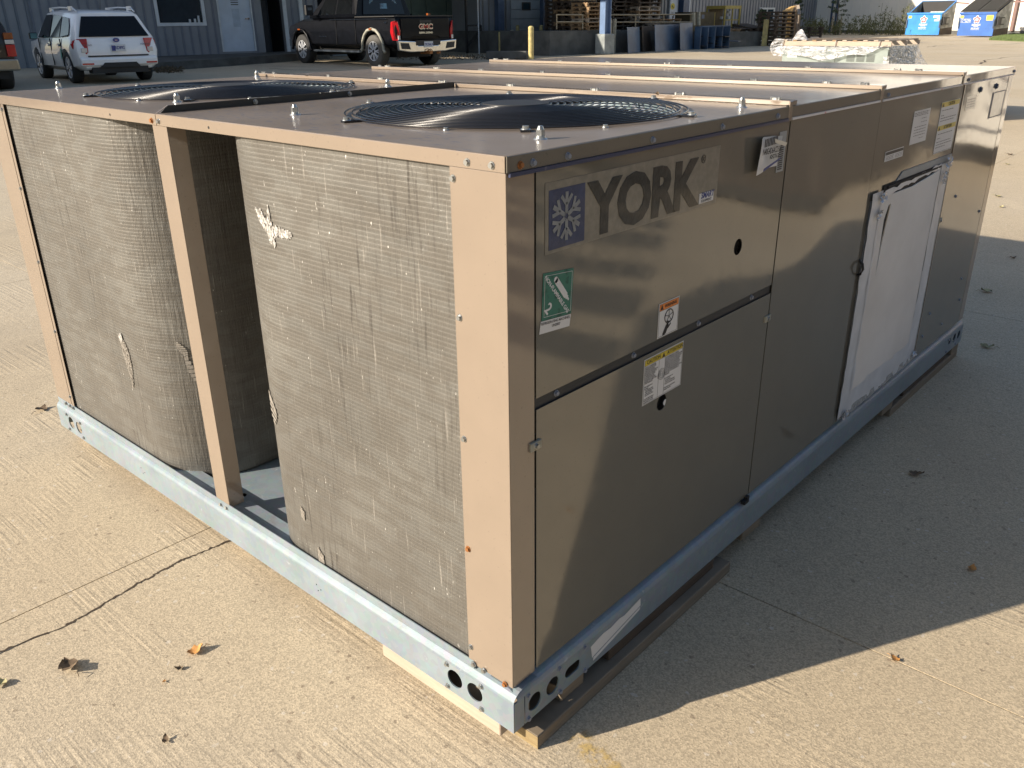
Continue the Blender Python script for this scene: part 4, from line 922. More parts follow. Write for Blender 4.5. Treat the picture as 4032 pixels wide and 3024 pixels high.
def wheel(parent, x, y, r, wd, tm='tyre', spokes=7, rim=.66, rm='alloy'):
    sg = 1 if y > 0 else -1; w_ = empty('wheel', (x, y, r)); w_.parent = parent
    b = MB(); prof = [(0, r * rim), (0, r * .93), (.02, r * .985), (.05, r), (wd - .05, r), (wd, r * .93)]; n = 32
    vs = [(pr_ * math.cos(2 * math.pi * i / n), -sg * d, pr_ * math.sin(2 * math.pi * i / n)) for d, pr_ in prof for i in range(n)]
    b.add(vs, [(j * n + i, j * n + (i + 1) % n, (j + 1) * n + (i + 1) % n, (j + 1) * n + i) for j in range(len(prof) - 1) for i in range(n)], True); b.build('tyre', tm, w_)
    MB().cyl((0, -sg * .05, 0), (0, -sg * .06, 0), r * rim * 1.02, n=28).build('brake_shadow', 'dark', w_)
    b = MB()
    b.tube([(r * rim * math.cos(2 * math.pi * i / 28), -sg * .012, r * rim * math.sin(2 * math.pi * i / 28)) for i in range(28)], .014, 6, True)
    for k in range(spokes):
        a = 2 * math.pi * k / spokes; 
        for da in (-.13, .13): b.bar((r * .10 * math.cos(a), -sg * .015, r * .10 * math.sin(a)), (r * rim * math.cos(a + da), -sg * .018, r * rim * math.sin(a + da)), .026, .03, up=(0, 1, 0))
    b.cyl((0, -sg * .035, 0), (0, -sg * .004, 0), r * .17, n=16); b.build('rim', rm, w_)
    MB().cyl((0, -sg * .004, 0), (0, sg * .002, 0), r * .10, n=14).build('hub_cap', 'charcoal', w_)
def facepoly(name, pts, m, parent, th=.012, off=(0, 0, 0)):
    b = MB(); P = [Vector(p) + Vector(off) for p in pts]; nrm = (P[1] - P[0]).cross(P[2] - P[0]).normalized() * th; b.prism(P, nrm); return bevel(b.build(name, m, parent), .004, 1)
def vehicle(name, px, heading, **kw):
    P = gp(*px) if len(px) == 2 and px[0] > 0 and abs(px[1]) > 60 else Vector((px[0], px[1], gz(*px)))
    return empty(name, P, R(heading), **kw)
# ---------------- white SUV
suv = vehicle('parked_suv', (-19.05, 8.27), 172, label='white parked SUV with roof rails and dark tinted rear windows', cat='car')
c = Car([(.02, .0, .06, .30, .84, .34, .92, .64, 1.44), (.10, .06, .12, .42, .88, .30, .93, .66, 1.475), (.5, .5, .5, .75, .89, .27, .93, .665, 1.50), (1.5, 1.5, 1.5, 1.5, .89, .25, .92, .68, 1.53),
         (2.5, 2.5, 2.5, 2.4, .89, .25, .91, .68, 1.52), (3.1, 3.1, 3.25, 2.62, .89, .25, .90, .66, 1.50), (3.3, 3.3, 3.30, 3.28, .885, .25, .89, .70, .97), (3.9, 3.9, 3.9, 3.9, .87, .26, .85, .70, .90), (4.35, 4.38, 4.33, 4.28, .78, .30, .76, .62, .80)])
c.body('body', 'carwhite', suv, (.84, 3.42), 1.56, .335)
for ax in (.84, 3.42):
    for sy in (1, -1): wheel(suv, ax, sy * .862, .335, .22, spokes=6)
S_ = c.side
def rearpt(y, z):       # on the sloping hatch plane between belt and roof
    f = (z - .92) / (1.39 - .92); return (.06 + (.30 - .06) * f - .006, y * (1 - .0), z)
facepoly('rear_window', [rearpt(.74, .965), rearpt(-.74, .965), rearpt(-.56, 1.375), rearpt(.56, 1.375)], 'tint', suv, .012, (-.012, 0, 0))
for sg in (1, -1):
    for poly in ([(.42, 1.02), (.50, .985), (1.05, .965), (1.05, 1.385), (.62, 1.355), (.48, 1.2)], [(1.12, .965), (1.88, .955), (1.80, 1.43), (1.12, 1.395)], [(1.96, .955), (3.0, .95), (2.68, 1.30), (2.45, 1.43), (1.88, 1.435)]):
        facepoly('side_window', [S_(x, z, sg, .026) for x, z in poly], 'tint', suv, .006 * sg)
    b = MB(); b.tube([(.35, sg * .60, 1.47), (.55, sg * .62, 1.545), (1.5, sg * .63, 1.575), (2.3, sg * .63, 1.565), (2.45, sg * .62, 1.50)], .018, 6); b.box(.62, .85, sg * .62 - .02, sg * .62 + .02, 1.50, 1.585); b.box(2.2, 2.4, sg * .62 - .02, sg * .62 + .02, 1.5, 1.58); b.build('roof_rail', 'alloy', suv)
    b = MB(); b.prism([(.005, sg * .60, .93), (.04, sg * .79, .93), (.09, sg * .86, .90), (.16, sg * .895, .83), (.06, sg * .86, .64), (-.005, sg * .66, .62), (-.012, sg * .62, .66)], (.10, 0, 0)); tl = bevel(b.build('tail_light', 'redlens', suv), .01)
    b = MB(); b.box(-.022, .03, min(sg * .64, sg * .76), max(sg * .64, sg * .76), .655, .745); bevel(b.build('reverse_lamp', 'clearlens', tl), .008)
    b = MB(); b.obox((2.86, sg * 1.0, .985), (1, 0, 0), (0, 1, 0), (0, 0, 1), .05, .085, .07); mm_ = bevel(b.build('mirror', 'charcoal', suv), .02)
    b = MB(); b.box(2.795, 2.808, sg * 1.0 - .07, sg * 1.0 + .07, .93, 1.04); b.build('mirror_glass', mat('mirror glass', (.3, .55, .6), .1, .6), mm_)
    for hx in (1.25, 2.1):
        b = MB(); b.obox((hx, sg * .903, .80), (1, 0, 0), (0, 1, 0), (0, 0, 1), .08, .012, .018); b.build('door_handle', 'carwhite', suv)
        b = MB(); b.box(hx - .06, hx + .04, sg * .885, sg * .900, .77, .83); b.build('handle_recess', 'charcoal', suv)
    b = MB(); b.box(-.05, .02, min(sg * .56, sg * .80), max(sg * .56, sg * .80), .405, .44); b.build('reflector', 'redlens', suv)
    b = MB()
    for dx in (1.08, 1.92, 2.95): b.box(dx - .004, dx + .004, min(sg * .870, sg * .892), max(sg * .870, sg * .892), .36, .93)
    b.build('door_gap', 'dark', suv)
b = MB(); b.prism([(-.02, .84, .52), (-.055, .80, .56), (-.055, -.80, .56), (-.02, -.84, .52), (-.02, -.84, .34), (-.05, -.70, .33), (-.05, .70, .33), (-.02, .84, .34)][:0] or [(-.045, .82, .38), (-.055, .82, .50), (-.03, .82, .56), (.1, .82, .56), (.1, .82, .36)], (0, -1.64, 0)); bevel(b.build('rear_bumper', 'carwhite', suv), .03, 3)
b = MB(); b.prism([(-.062, .42, .345), (-.062, -.42, .345), (-.062, -.34, .44), (-.062, .34, .44)], (.1, 0, 0)); b.box(.0, .3, -.6, .6, .22, .35); b.build('bumper_insert', 'charcoal', suv)
b = MB(); b.box(-.028, .05, -.64, .64, .565, .59); b.build('hatch_gap', 'charcoal', suv)
b = MB(); b.box(-.012, .02, -.30, .30, .80, .825); b.build('hatch_strip', 'charcoal', suv).scale = (1, 1, .3)
PL = lambda x, y, z, par, body, m='bluelbl', wd=.30: None
def licence(par, x, y, z, body, m='bluelbl', wd=.30, ht=.15):
    g = empty('licence_plate', (x, y, z)); g.parent = par
    bevel(MB().box(-.006, .006, -wd / 2, wd / 2, -ht / 2, ht / 2).build('plate', 'white', g), .004)
    put('lettering', text(body, ht * .62, m, .002, .002, sx=.78), g, Matrix.Translation((-.009, 0, 0)) @ Matrix(((0, 0, -1), (-1, 0, 0), (0, 1, 0))).to_4x4())
    return g
g = licence(suv, -.02, -.02, .735, 'TRD892')
MB().box(-.008, -.0065, .07, .15, -.06, .05).build('blue_patch', 'bluelbl', g)
b = MB(); b.cyl((-.014, 0, .895), (.01, 0, .895), .045, n=20); o = b.build('emblem', 'bluelbl', suv); o.scale = (1, 1.5, 1); 
b = MB()
for dy, dz, s_ in ((.02, .0, .010), (-.012, .012, .006), (-.022, -.004, .006), (-.004, -.014, .006)): b.obox((-.018, dy, .895 + dz), (1, 0, 0), (0, 1, 1), (0, -1, 1), .002, s_, s_ * .5)
b.build('emblem_stars', 'chrome', suv)
for yy, tx in ((-.62, 'FORESTER'), (.62, 'XT AWD')): put('lettering', text(tx, .05, 'greyink', .002), suv, Matrix.Translation((-.004, yy, .80)) @ Matrix(((0, 0, -1), (-1, 0, 0), (0, 1, 0))).to_4x4())
MB().cyl((.75, 0, 1.5), (.60, 0, 1.72), .006, .003, 6).build('aerial', 'charcoal', suv)
MB().obox((1.1, .902, .62), (.25, 0, -1), (0, 1, 0), (1, 0, .25), .11, .003, .025).build('masking_tape', mat('green tape', (.12, .55, .42), .5), suv)
# ---------------- black pickup
tk = vehicle('pickup_truck', (-17.62, 16.2), 174.5, label='black crew cab pickup truck with chrome rear bumper and silver wheels', cat='pickup truck')
ct = Car([(.04, .02, .03, .05, .99, .52, 1.18, .97, 1.29), (.25, .2, .2, .2, 1.02, .50, 1.20, .985, 1.30), (1.9, 1.9, 1.9, 1.9, 1.02, .50, 1.20, .985, 1.30), (5.0, 5.0, 5.0, 5.0, 1.02, .50, 1.18, .95, 1.26), (5.72, 5.75, 5.7, 5.65, .96, .52, 1.08, .86, 1.16)])
ct.body('body', 'carblack', tk, (1.06, 4.90), 1.8, .42)
cab = Car([(1.92, 1.92, 1.92, 2.02, 1.0, 1.20, 1.30, .74, 1.98), (2.2, 2.2, 2.2, 2.25, 1.0, 1.2, 1.30, .76, 2.0), (3.6, 3.6, 3.6, 3.45, 1.0, 1.2, 1.29, .76, 2.0), (4.3, 4.3, 4.42, 3.75, 1.0, 1.2, 1.28, .72, 1.96)])
R_ = [cab.ring(q) for q in cab.st]; n_ = len(R_[0]); b = MB(); b.add([p for q in R_ for p in q], [(i * n_ + k, i * n_ + (k + 1) % n_, (i + 1) * n_ + (k + 1) % n_, (i + 1) * n_ + k) for i in range(len(R_) - 1) for k in range(n_)] + [tuple(range(n_)), tuple(range(3 * n_, 4 * n_))]); bevel(b.build('cab', 'carblack', tk), .04, 3)
facepoly('rear_window', [(1.915, .72, 1.36), (1.915, -.72, 1.36), (1.995, -.62, 1.86), (1.995, .62, 1.86)], 'tint', tk, .01, (-.012, 0, 0))
M['decalblue'] = mat('pale window picture', (.16, .30, .38), .4, c2=(.03, .05, .08), vs=9, p=(.38, .5))
for sg in (1, -1):
    b = MB(); P0 = Vector((1.930, 0, 1.52)); up = Vector((.16, 0, 1)).normalized()
    for k in range(9): # wing feathers
        a = R(12 + 10 * k); b.obox(P0 + Vector((-.006, sg * (.20 + .17 * math.cos(a)), 0)) + up * (.06 + .17 * math.sin(a)), (0, sg * math.cos(a), math.sin(a)), (1, 0, 0), (0, -sg * math.sin(a), math.cos(a)), .11, .002, .012)
    b.build('window_picture', 'decalblue', tk)
b = MB(); b.obox((1.926, 0, 1.58), (0, 1, 0), (1, 0, 0), (.16, 0, 1), .12, .003, .07); b.obox((1.916, .45, 1.42), (0, 1, 0), (1, 0, 0), (.16, 0, 1), .14, .003, .04); b.obox((1.916, 0, 1.43), (0, 1, 0), (1, 0, 0), (.16, 0, 1), .2, .003, .03); b.build('window_picture', 'decalblue', tk)
for sg in (1, -1):
    for poly in ([(2.12, 1.34), (2.95, 1.335), (2.95, 1.86), (2.25, 1.86)], [(3.03, 1.335), (4.0, 1.33), (3.68, 1.78), (3.03, 1.86)]):
        facepoly('side_window', [cab.side(x, z, sg) for x, z in poly], 'tint', tk, .006 * sg)
    b = MB(); b.prism([(-.02, sg * .93, 1.18), (-.02, sg * .99, 1.18), (.10, sg * 1.03, 1.16), (.14, sg * 1.035, .90), (.08, sg * 1.02, .70), (-.02, sg * .97, .70), (-.02, sg * .87, .74), (-.02, sg * .85, .95)], (.06, 0, 0)); tl = bevel(b.build('tail_light', 'redlens', tk), .01)
    MB().box(-.035, -.01, min(sg * .88, sg * .94), max(sg * .88, sg * .94), .72, .82).build('reverse_lamp', 'clearlens', tl)
    # wheel-arch flares
    for ax, mm_ in ((1.06, 'palepost'), (4.90, 'carblack')):  # rear flare gets a pale colour in place of sunlight on it
        if sg < 0 and ax > 2: pass
        pts_ = [(ax - .58, sg * 1.04, .40)] + [(ax + (.49 + .03 * (i in (3, 4, 5))) * -math.cos(math.pi * i / 8) * 1.06, sg * 1.045, .46 + .53 * math.sin(math.pi * i / 8)) for i in range(9)] + [(ax + .56, sg * 1.04, .44)]
        b = MB(); b.tube(pts_, .042, 6); b.build('arch_flare', mm_, tk)
    MB().box(1.0, 1.14, min(sg * 1.04, sg * 1.088), max(sg * 1.04, sg * 1.088), .965, 1.01).build('side_marker', 'orangelens', tk)
    MB().box(4.84, 4.98, min(sg * 1.04, sg * 1.088), max(sg * 1.04, sg * 1.088), .965, 1.0).build('side_marker', 'orangelens', tk)
    b = MB(); b.bar((1.75, sg * 1.0, .40), (4.2, sg * 1.0, .40), .10, .05); b.build('side_step', 'grease', tk)
    b = MB(); b.obox((3.98, sg * 1.22, 1.50), (1, 0, 0), (0, 1, 0), (0, 0, 1), .05, .12, .14); m_ = bevel(b.build('mirror', 'charcoal', tk), .02); b = MB(); b.box(3.92, 3.93, sg * 1.22 - .07, sg * 1.22 + .07, 1.54, 1.57); b.box(3.92, 3.93, sg * 1.22 - .07, sg * 1.22 + .07, 1.50, 1.53); b.build('mirror_glass', 'chrome', m_)
    b = MB(); b.box(2.9, 2.908, min(sg * 1.0, sg * 1.022), max(sg * 1.0, sg * 1.022), .56, 1.28); b.box(1.9, 1.908, min(sg * 1.0, sg * 1.022), max(sg * 1.0, sg * 1.022), .56, 1.28); b.build('door_gap', 'dark', tk)
    b = MB(); b.box(3.45, 3.85, min(sg * 1.02, sg * 1.026), max(sg * 1.02, sg * 1.026), .78, .80); b.build('side_badge', 'chrome', tk)
b = MB(); b.box(.02, 1.92, .90, 1.0, 1.285, 1.31); b.box(.02, 1.92, -1.0, -.90, 1.285, 1.31); b.box(.02, .1, -.9, .9, 1.285, 1.315); b.build('bed_rail', 'charcoal', tk)
b = MB(); b.bar((1.70, 1.025, 1.235), (3.2, 1.018, 1.24), .006, .014); b.bar((.35, 1.028, 1.24), (1.70, 1.025, 1.235), .006, .014); b.build('body_trim', 'chrome', tk)
b = MB(); b.prism([(-.008, .82, 1.25), (-.008, -.82, 1.25), (-.008, -.82, .74), (-.008, -.5, .74), (-.008, -.42, .79), (-.008, .42, .79), (-.008, .5, .74), (-.008, .82, .74)], (.03, 0, 0)); tg = bevel(b.build('tailgate', 'carblack', tk), .012)
MB().box(-.02, -.005, -.20, .20, 1.13, 1.20).build('tailgate_handle', 'charcoal', tg)
RX = Matrix(((0, 0, -1), (-1, 0, 0), (0, 1, 0))).to_4x4()
put('lettering', text('GMC', .17, 'chrome', .01, .010, sx=1.25), tg, Matrix.Translation((-.018, 0, 1.03)) @ RX); put('lettering', text('GMC', .15, 'redlens', .006, .002, sx=1.38), tg, Matrix.Translation((-.026, 0, 1.03)) @ RX)
put('lettering', text('SIERRA 2500HD', .062, 'chrome', .004, .002, sx=1.1), tg, Matrix.Translation((-.018, 0, .88)) @ RX)
put('lettering', text('4x4', .075, 'chrome', .004, .002), tk, Matrix.Translation((.42, 1.030, 1.15)) @ Matrix(((-1, 0, 0), (0, 0, 1), (0, 1, 0))).to_4x4())
# chrome bumper with step ends
b = MB(); b.prism([(-.10, 1.0, .70), (-.10, .42, .67), (-.10, .34, .56), (-.10, -.34, .56), (-.10, -.42, .67), (-.10, -1.0, .70), (-.10, -.97, .45), (-.10, -.6, .40), (-.10, .6, .40), (-.10, .97, .45)], (.10, 0, 0)); bu = bevel(b.build('rear_bumper', 'chrome', tk), .02, 3)
b = MB()
for sg in (1, -1): b.prism([(-.108, sg * .93, .64), (-.108, sg * .66, .63), (-.108, sg * .60, .47), (-.108, sg * .90, .49)], (.02, 0, 0))
b.box(-.106, -.09, -.42, .42, .565, .69); b.build('bumper_step', 'charcoal', bu)
licence(tk, -.115, .0, .585, 'TK356LX', 'bluelbl', .30, .15)
b = MB(); b.box(-.22, .2, -.05, .05, .34, .42); b.tube([(-.12, .12, .40), (-.2, .05, .45), (-.16, -.02, .47), (-.14, -.1, .42)], .012, 5); b.bar((-.05, -.35, .36), (.3, -.7, .36), .06); b.build('tow_hitch', 'rust', tk)
MB().box(.3, 5.3, -.7, .7, .42, .60).build('chassis', 'dark', tk)
MB().box(.4, .48, -.5, -.42, 1.31, 1.37).build('reflector_box', 'orangelens', tk)
for ax, tm in ((1.06, 'tyrelitdust'), (4.90, 'tyre')):  # rear tyres paler: dust, plus sunlight put into the colour
    for sy in (1, -1): wheel(tk, ax, sy * 1.03, .42, .28, tm, 8, .60)
b = MB(); b.box(5.66, 5.80, -.94, .94, .50, .70); b.build('front_bumper', 'chrome', tk)
# ---------------- dark SUV at the left edge
dv = vehicle('dark_suv', (-18.75, 5.02), 172, label='dark brown SUV at the left edge with stacked tail lights and chrome bumper', cat='car')
cd_ = Car([(.03, .02, .05, .36, .97, .46, 1.06, .72, 1.72), (.12, .12, .12, .5, 1.0, .42, 1.08, .76, 1.76), (1.5, 1.5, 1.5, 1.5, 1.0, .42, 1.08, .78, 1.80), (3.2, 3.2, 3.2, 3.0, 1.0, .42, 1.08, .77, 1.79), (3.8, 3.8, 3.9, 3.3, 1.0, .42, 1.06, .75, 1.74), (3.95, 3.95, 3.95, 3.94, .99, .42, 1.04, .85, 1.15), (5.0, 5.0, 5.0, 5.0, .96, .45, .95, .8, 1.05)])
cd_.body('body', 'cardark', dv, (.95, 4.0), 1.8, .38)
for ax in (.95, 4.0):
    for sy in (1, -1): wheel(dv, ax, sy * .99, .38, .26, spokes=5)
facepoly('rear_window', [(.06, .80, 1.10), (.06, -.80, 1.10), (.31, -.62, 1.66), (.31, .62, 1.66)], 'tint', dv, .012, (-.016, 0, 0))
for sg in (1, -1):
    facepoly('side_window', [cd_.side(x, z, sg) for x, z in ((.5, 1.14), (1.5, 1.13), (1.5, 1.66), (.72, 1.62))], 'tint', dv, .006 * sg)
    facepoly('side_window', [cd_.side(x, z, sg) for x, z in ((1.6, 1.13), (3.5, 1.12), (3.1, 1.62), (1.6, 1.66))], 'tint', dv, .006 * sg)
    for z0, z1, mm_ in ((.98, 1.10, 'orangelens'), (.89, .97, 'clearlens'), (.66, .88, 'redlens')): bevel(MB().box(-.03, .10, min(sg * .84, sg * 1.0), max(sg * .84, sg * 1.0), z0, z1).build('tail_light', mm_, dv), .01)
b = MB(); b.prism([(-.14, .98, .62), (-.14, -.98, .62), (-.12, -1.0, .40), (-.12, 1.0, .40)], (.14, 0, 0)); bevel(b.build('rear_bumper', mat('dull chrome bumper', (.38, .36, .30), .3, .8), dv), .03)
put('lettering', text('CHEVROLET', .09, 'chrome', .004, .002, sx=1.1), dv, Matrix.Translation((.012, -.45, .73)) @ RX)
MB().box(-.02, .02, -.2, .2, 1.0, 1.03).build('hatch_handle', 'charcoal', dv)
MB().box(.0, .4, -.8, .8, .25, .48).build('under_body', 'dark', dv)

# ================================================================== BUILDINGS
def ribs(mb, wall, a0, a1, z0, z1, step, off, depth=.035, wd=.05):
    a = a0
    while a < a1: wall.box(mb, a, min(a + wd, a1), z0, z1, off, off + depth); a += step
# office block on the left (protrudes), raised platform in front
P1 = Wall((-26.83, 13.39), (-26.24, 15.28))
off_b = empty('office_building', P1.pt(0, .3), 0, 'blue grey metal clad office wall with a white framed window and white door', 'building')
def wpart(name, m, parent, fn, **kw): b = MB(); fn(b); return b.build(name, m, parent, **kw)
def keep(o, parent): o.parent = parent; o.matrix_parent_inverse = parent.matrix_world.inverted(); return o
bpy.context.view_layer.update()
def wp(wall, name, m, parent, rects, **kw):       # rects: (u0,u1,v0,v1,o0,o1[,z0,z1])
    b = MB()
    for r in rects: wall.pbox(b, *r)
    o = b.build(name, m, None, **kw)
    o.parent = parent
    if parent.parent is None: o.matrix_parent_inverse = Matrix.Translation(-parent.location)
    return o
ZT = 8.5
aL = P1.uv(-300, 200, 0)[0]; aO0 = P1.uv(1048, 200, 0)[0]; aO1 = P1.uv(1130, 200, 0)[0]; aE = P1.uv(1262, 150, 0)[0]
wu0, _ = P1.uv(628, 80); wu1, wz0 = P1.uv(800, 88); wz1 = wz0 + 1.25
du0, dz0 = P1.uv(884, 204); du1, _ = P1.uv(1006, 204); dz1 = dz0 + 2.15
def office():
    b = MB(); zb = .26
    for a0, a1, z0, z1 in ((aL, wu0, zb, ZT), (wu0, wu1, zb, wz0), (wu0, wu1, wz1, ZT), (wu1, du0, zb, ZT), (du0, du1, zb, dz0), (du0, du1, dz1, ZT), (du1, aO0, zb, ZT), (aO0, aO1, 3.6, ZT), (aO1, aE, zb, ZT)): P1.box(b, a0, a1, z0, z1, -.25, 0)
    return b
def wchild(b, name, m, parent, **kw):
    o = b.build(name, m, None, **kw); o.parent = parent
    top = parent
    while top.parent: top = top.parent
    o.matrix_parent_inverse = Matrix.Translation(-top.location) if parent == top else Matrix.Identity(4)
    return o
M['siding2'] = M['siding']
wchild(office(), 'wall', 'siding', off_b)
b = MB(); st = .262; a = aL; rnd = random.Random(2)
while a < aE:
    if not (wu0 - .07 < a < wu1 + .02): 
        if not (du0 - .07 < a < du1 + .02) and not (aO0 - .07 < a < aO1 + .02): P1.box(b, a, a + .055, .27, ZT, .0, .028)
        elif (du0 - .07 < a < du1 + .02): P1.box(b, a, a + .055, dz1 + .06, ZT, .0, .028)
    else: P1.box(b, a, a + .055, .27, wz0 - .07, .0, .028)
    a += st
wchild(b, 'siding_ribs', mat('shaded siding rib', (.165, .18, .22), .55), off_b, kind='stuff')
wf = MB()
for a0, a1, z0, z1 in ((wu0 - .1, wu0, wz0 - .1, wz1 + .1), (wu1, wu1 + .1, wz0 - .1, wz1 + .1), (wu0, wu1, wz0 - .1, wz0), (wu0, wu1, wz1, wz1 + .1)): P1.box(wf, a0, a1, z0, z1, -.08, .04)
wfo = wchild(wf, 'window_frame', 'trim', off_b)
b = MB(); P1.box(b, wu0, wu1, wz0, wz1, -.10, -.07); wchild(b, 'window_pane', 'glass', wfo)
for k, (aa, hh) in enumerate(((wu1 - .40, .10), (wu1 - .24, .11), (wu1 - .12, .2))):
    b = MB(); q = P1.pt(aa, wz0, -.03); b.cyl(q, q + Vector((0, 0, hh)), .035, n=10); o = b.build('window_cup', 'trim'); tag(o, ['short pale cup on the sill of the office window', 'second pale cup beside the window corner', 'tall pale jar in the corner of the office window'][k], 'cup')
b = MB(); P1.box(b, du0, du1, dz0, dz1, -.06, -.02); dr = wchild(b, 'door', 'whitedoor', off_b)
b = MB(); P1.box(b, du0 - .05, du0, dz0, dz1 + .05, -.02, .03); P1.box(b, du1, du1 + .05, dz0, dz1 + .05, -.02, .03); P1.box(b, du0, du1, dz1, dz1 + .05, -.02, .03); wchild(b, 'door_frame', 'trim', off_b)
b = MB(); q = P1.pt(du1 - .11, dz0 + 1.0, -.01); b.cyl(q, q + P1.n * .07, .035, n=12); b.bar(q + P1.n * .06, q + P1.n * .06 - P1.d * .12, .025); wchild(b, 'door_handle', 'chrome', dr)
b = MB()
for k in range(4): P1.box(b, (du0 + du1) / 2 - .10, (du0 + du1) / 2 + .14, dz0 + 1.62 - .07 * k, dz0 + 1.645 - .07 * k, -.02, -.014)
wchild(b, 'door_slots', 'charcoal', dr)
b = MB(); P1.box(b, (du0 + du1) / 2 - .1, (du0 + du1) / 2 + .14, dz0 + .75, dz0 + 1.3, -.02, -.0165); wchild(b, 'door_patch', mat('greyed door patch', (.42, .50, .60), .5), dr)
# dark opening with jambs
b = MB(); P1.box(b, aO0, aO1, .3, 3.6, -2.6, -2.5); P1.box(b, aO0 - .02, aO0, .3, 3.6, -2.6, -.25); P1.box(b, aO1, aO1 + .02, .3, 3.6, -2.6, -.25); P1.box(b, aO0, aO1, .28, .3, -2.6, -.25); P1.box(b, aO0, aO1, 3.6, 3.62, -2.6, -.25); wchild(b, 'dark_opening', 'dark', off_b)
b = MB(); P1.box(b, aO1, aO1 + .12, .3, 3.6, -.02, .06); P1.box(b, aO1 + .55, aO1 + .68, .3, 3.6, .0, .09); wchild(b, 'door_jamb', 'trim', off_b)
# main wall behind the dock
MW = Wall((-26.8, 24.0), (-24.2, 56.6))
mwb = empty('warehouse', MW.pt(0, .1), 0, 'long shaded metal sided warehouse behind the loading dock', 'building')
b = MB(); MW.box(b, -16, 32.7, -.1, 9.0, -.3, 0); wchild(b, 'wall', 'siding', mwb)
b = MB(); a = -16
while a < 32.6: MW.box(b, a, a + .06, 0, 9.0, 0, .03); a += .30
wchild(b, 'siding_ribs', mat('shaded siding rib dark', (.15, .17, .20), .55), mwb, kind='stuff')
# far wall with dumpsters (sunlit)
FW_ = Wall((-24.2, 56.6), (-2.0, 50.6))
fwb = empty('far_warehouse', FW_.pt(0, .2), 0, 'sunlit white metal sided warehouse behind the blue dumpsters', 'building')
b = MB(); FW_.box(b, 0, 40, 0, 7.5, -.3, 0); wchild(b, 'wall', 'wallwhite', fwb)
b = MB(); FW_.box(b, 0, 40, 0, .42, 0, .02); wchild(b, 'plinth', 'dockconc', fwb)
b = MB(); a = .2
while a < 39.9: FW_.box(b, a, a + .03, .42, 7.5, 0, .02); a += .62
wchild(b, 'siding_ribs', 'wallwhite', fwb, kind='stuff')
for u0, u1, v0, v1, nm in ((3186, 3192, 0, 90, 'downpipe'), (3201, 3207, 0, 90, 'downpipe')):
    b = MB(); a0 = 1.2 if u0 < 3190 else 1.55; FW_.box(b, a0, a0 + .1, .3, 7.4, .02, .10); wchild(b, nm, 'bluesteel', fwb)
for u, v0, v1 in ((4000, 50, 140),):
    b = MB(); a0, _ = FW_.uv(3985, 100); FW_.box(b, a0, a0 + .16, .4, 2.3, .02, .16); wchild(b, 'downpipe', mat('brown pipe', (.2, .12, .1), .6), fwb)
    b = MB(); a1, _ = FW_.uv(4016, 60); FW_.box(b, a1, a1 + 1.0, .5, 2.3, .02, .06); dd = wchild(b, 'door', 'wallwhite', fwb)
# steel front wall of the office (projecting block that carries the overhead door)
P2 = Wall((-23.2, 22.2), (-22.6, 26.6))
p2b = empty('dock_bay', P2.pt(0, .1), 0, 'grey overhead door bay with a small window between dark columns', 'building')
wp(P2, 'wall', 'siding', p2b, [(1893, 2178, 150, 160, -.3, 0, .05, 6.5)])
wp(P2, 'wall_end', 'siding', p2b, [(1893, 1900, 150, 160, -3.6, -.3, .05, 6.5)])
a0, zb = P2.uv(2010, 148); a1, _ = P2.uv(2139, 148)
b = MB(); nb = 9; hh = .33
od = empty('overhead_door', (0, 0, 0)); od.parent = p2b; od.matrix_parent_inverse = Matrix.Translation(-p2b.location)
for k in range(nb):
    b = MB(); P2.box(b, a0, a1, zb + hh * k + .006, zb + hh * (k + 1) - .006, 0, .05); bevel(b.build('door_section', 'ohdoor', od), .01, 1)
b = MB(); wa0, wz_ = P2.uv(2058, 36, .05); wa1, wzz = P2.uv(2084, 13, .05); P2.box(b, wa0, wa1, wz_, wzz, .05, .07); b.build('door_window', 'glass', od)
b = MB(); P2.box(b, wa0 - .04, wa1 + .04, wz_ - .04, wz_, .05, .09); P2.box(b, wa0 - .04, wa1 + .04, wzz, wzz + .04, .05, .09); P2.box(b, wa0 - .04, wa0, wz_, wzz, .05, .09); P2.box(b, wa1, wa1 + .04, wz_, wzz, .05, .09); b.build('window_frame', 'charcoal', od)
wp(P2, 'lower_wall', 'rustplate', p2b, [(1990, 2150, 150, 160, .0, .06, .05, zb)])
wp(P2, 'column', 'bluesteel', p2b, [(2139, 2155, 50, 60, .0, .25, .05, 6.5)]); wp(P2, 'column', 'bluesteel', p2b, [(1962, 1985, 50, 60, .0, .25, .05, 6.5)])
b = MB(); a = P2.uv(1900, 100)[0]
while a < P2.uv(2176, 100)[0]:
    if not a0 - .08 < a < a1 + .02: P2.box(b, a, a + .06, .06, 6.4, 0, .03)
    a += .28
wchild(b, 'siding_ribs', mat('grey brown siding rib', (.17, .17, .17), .6), p2b, kind='stuff')
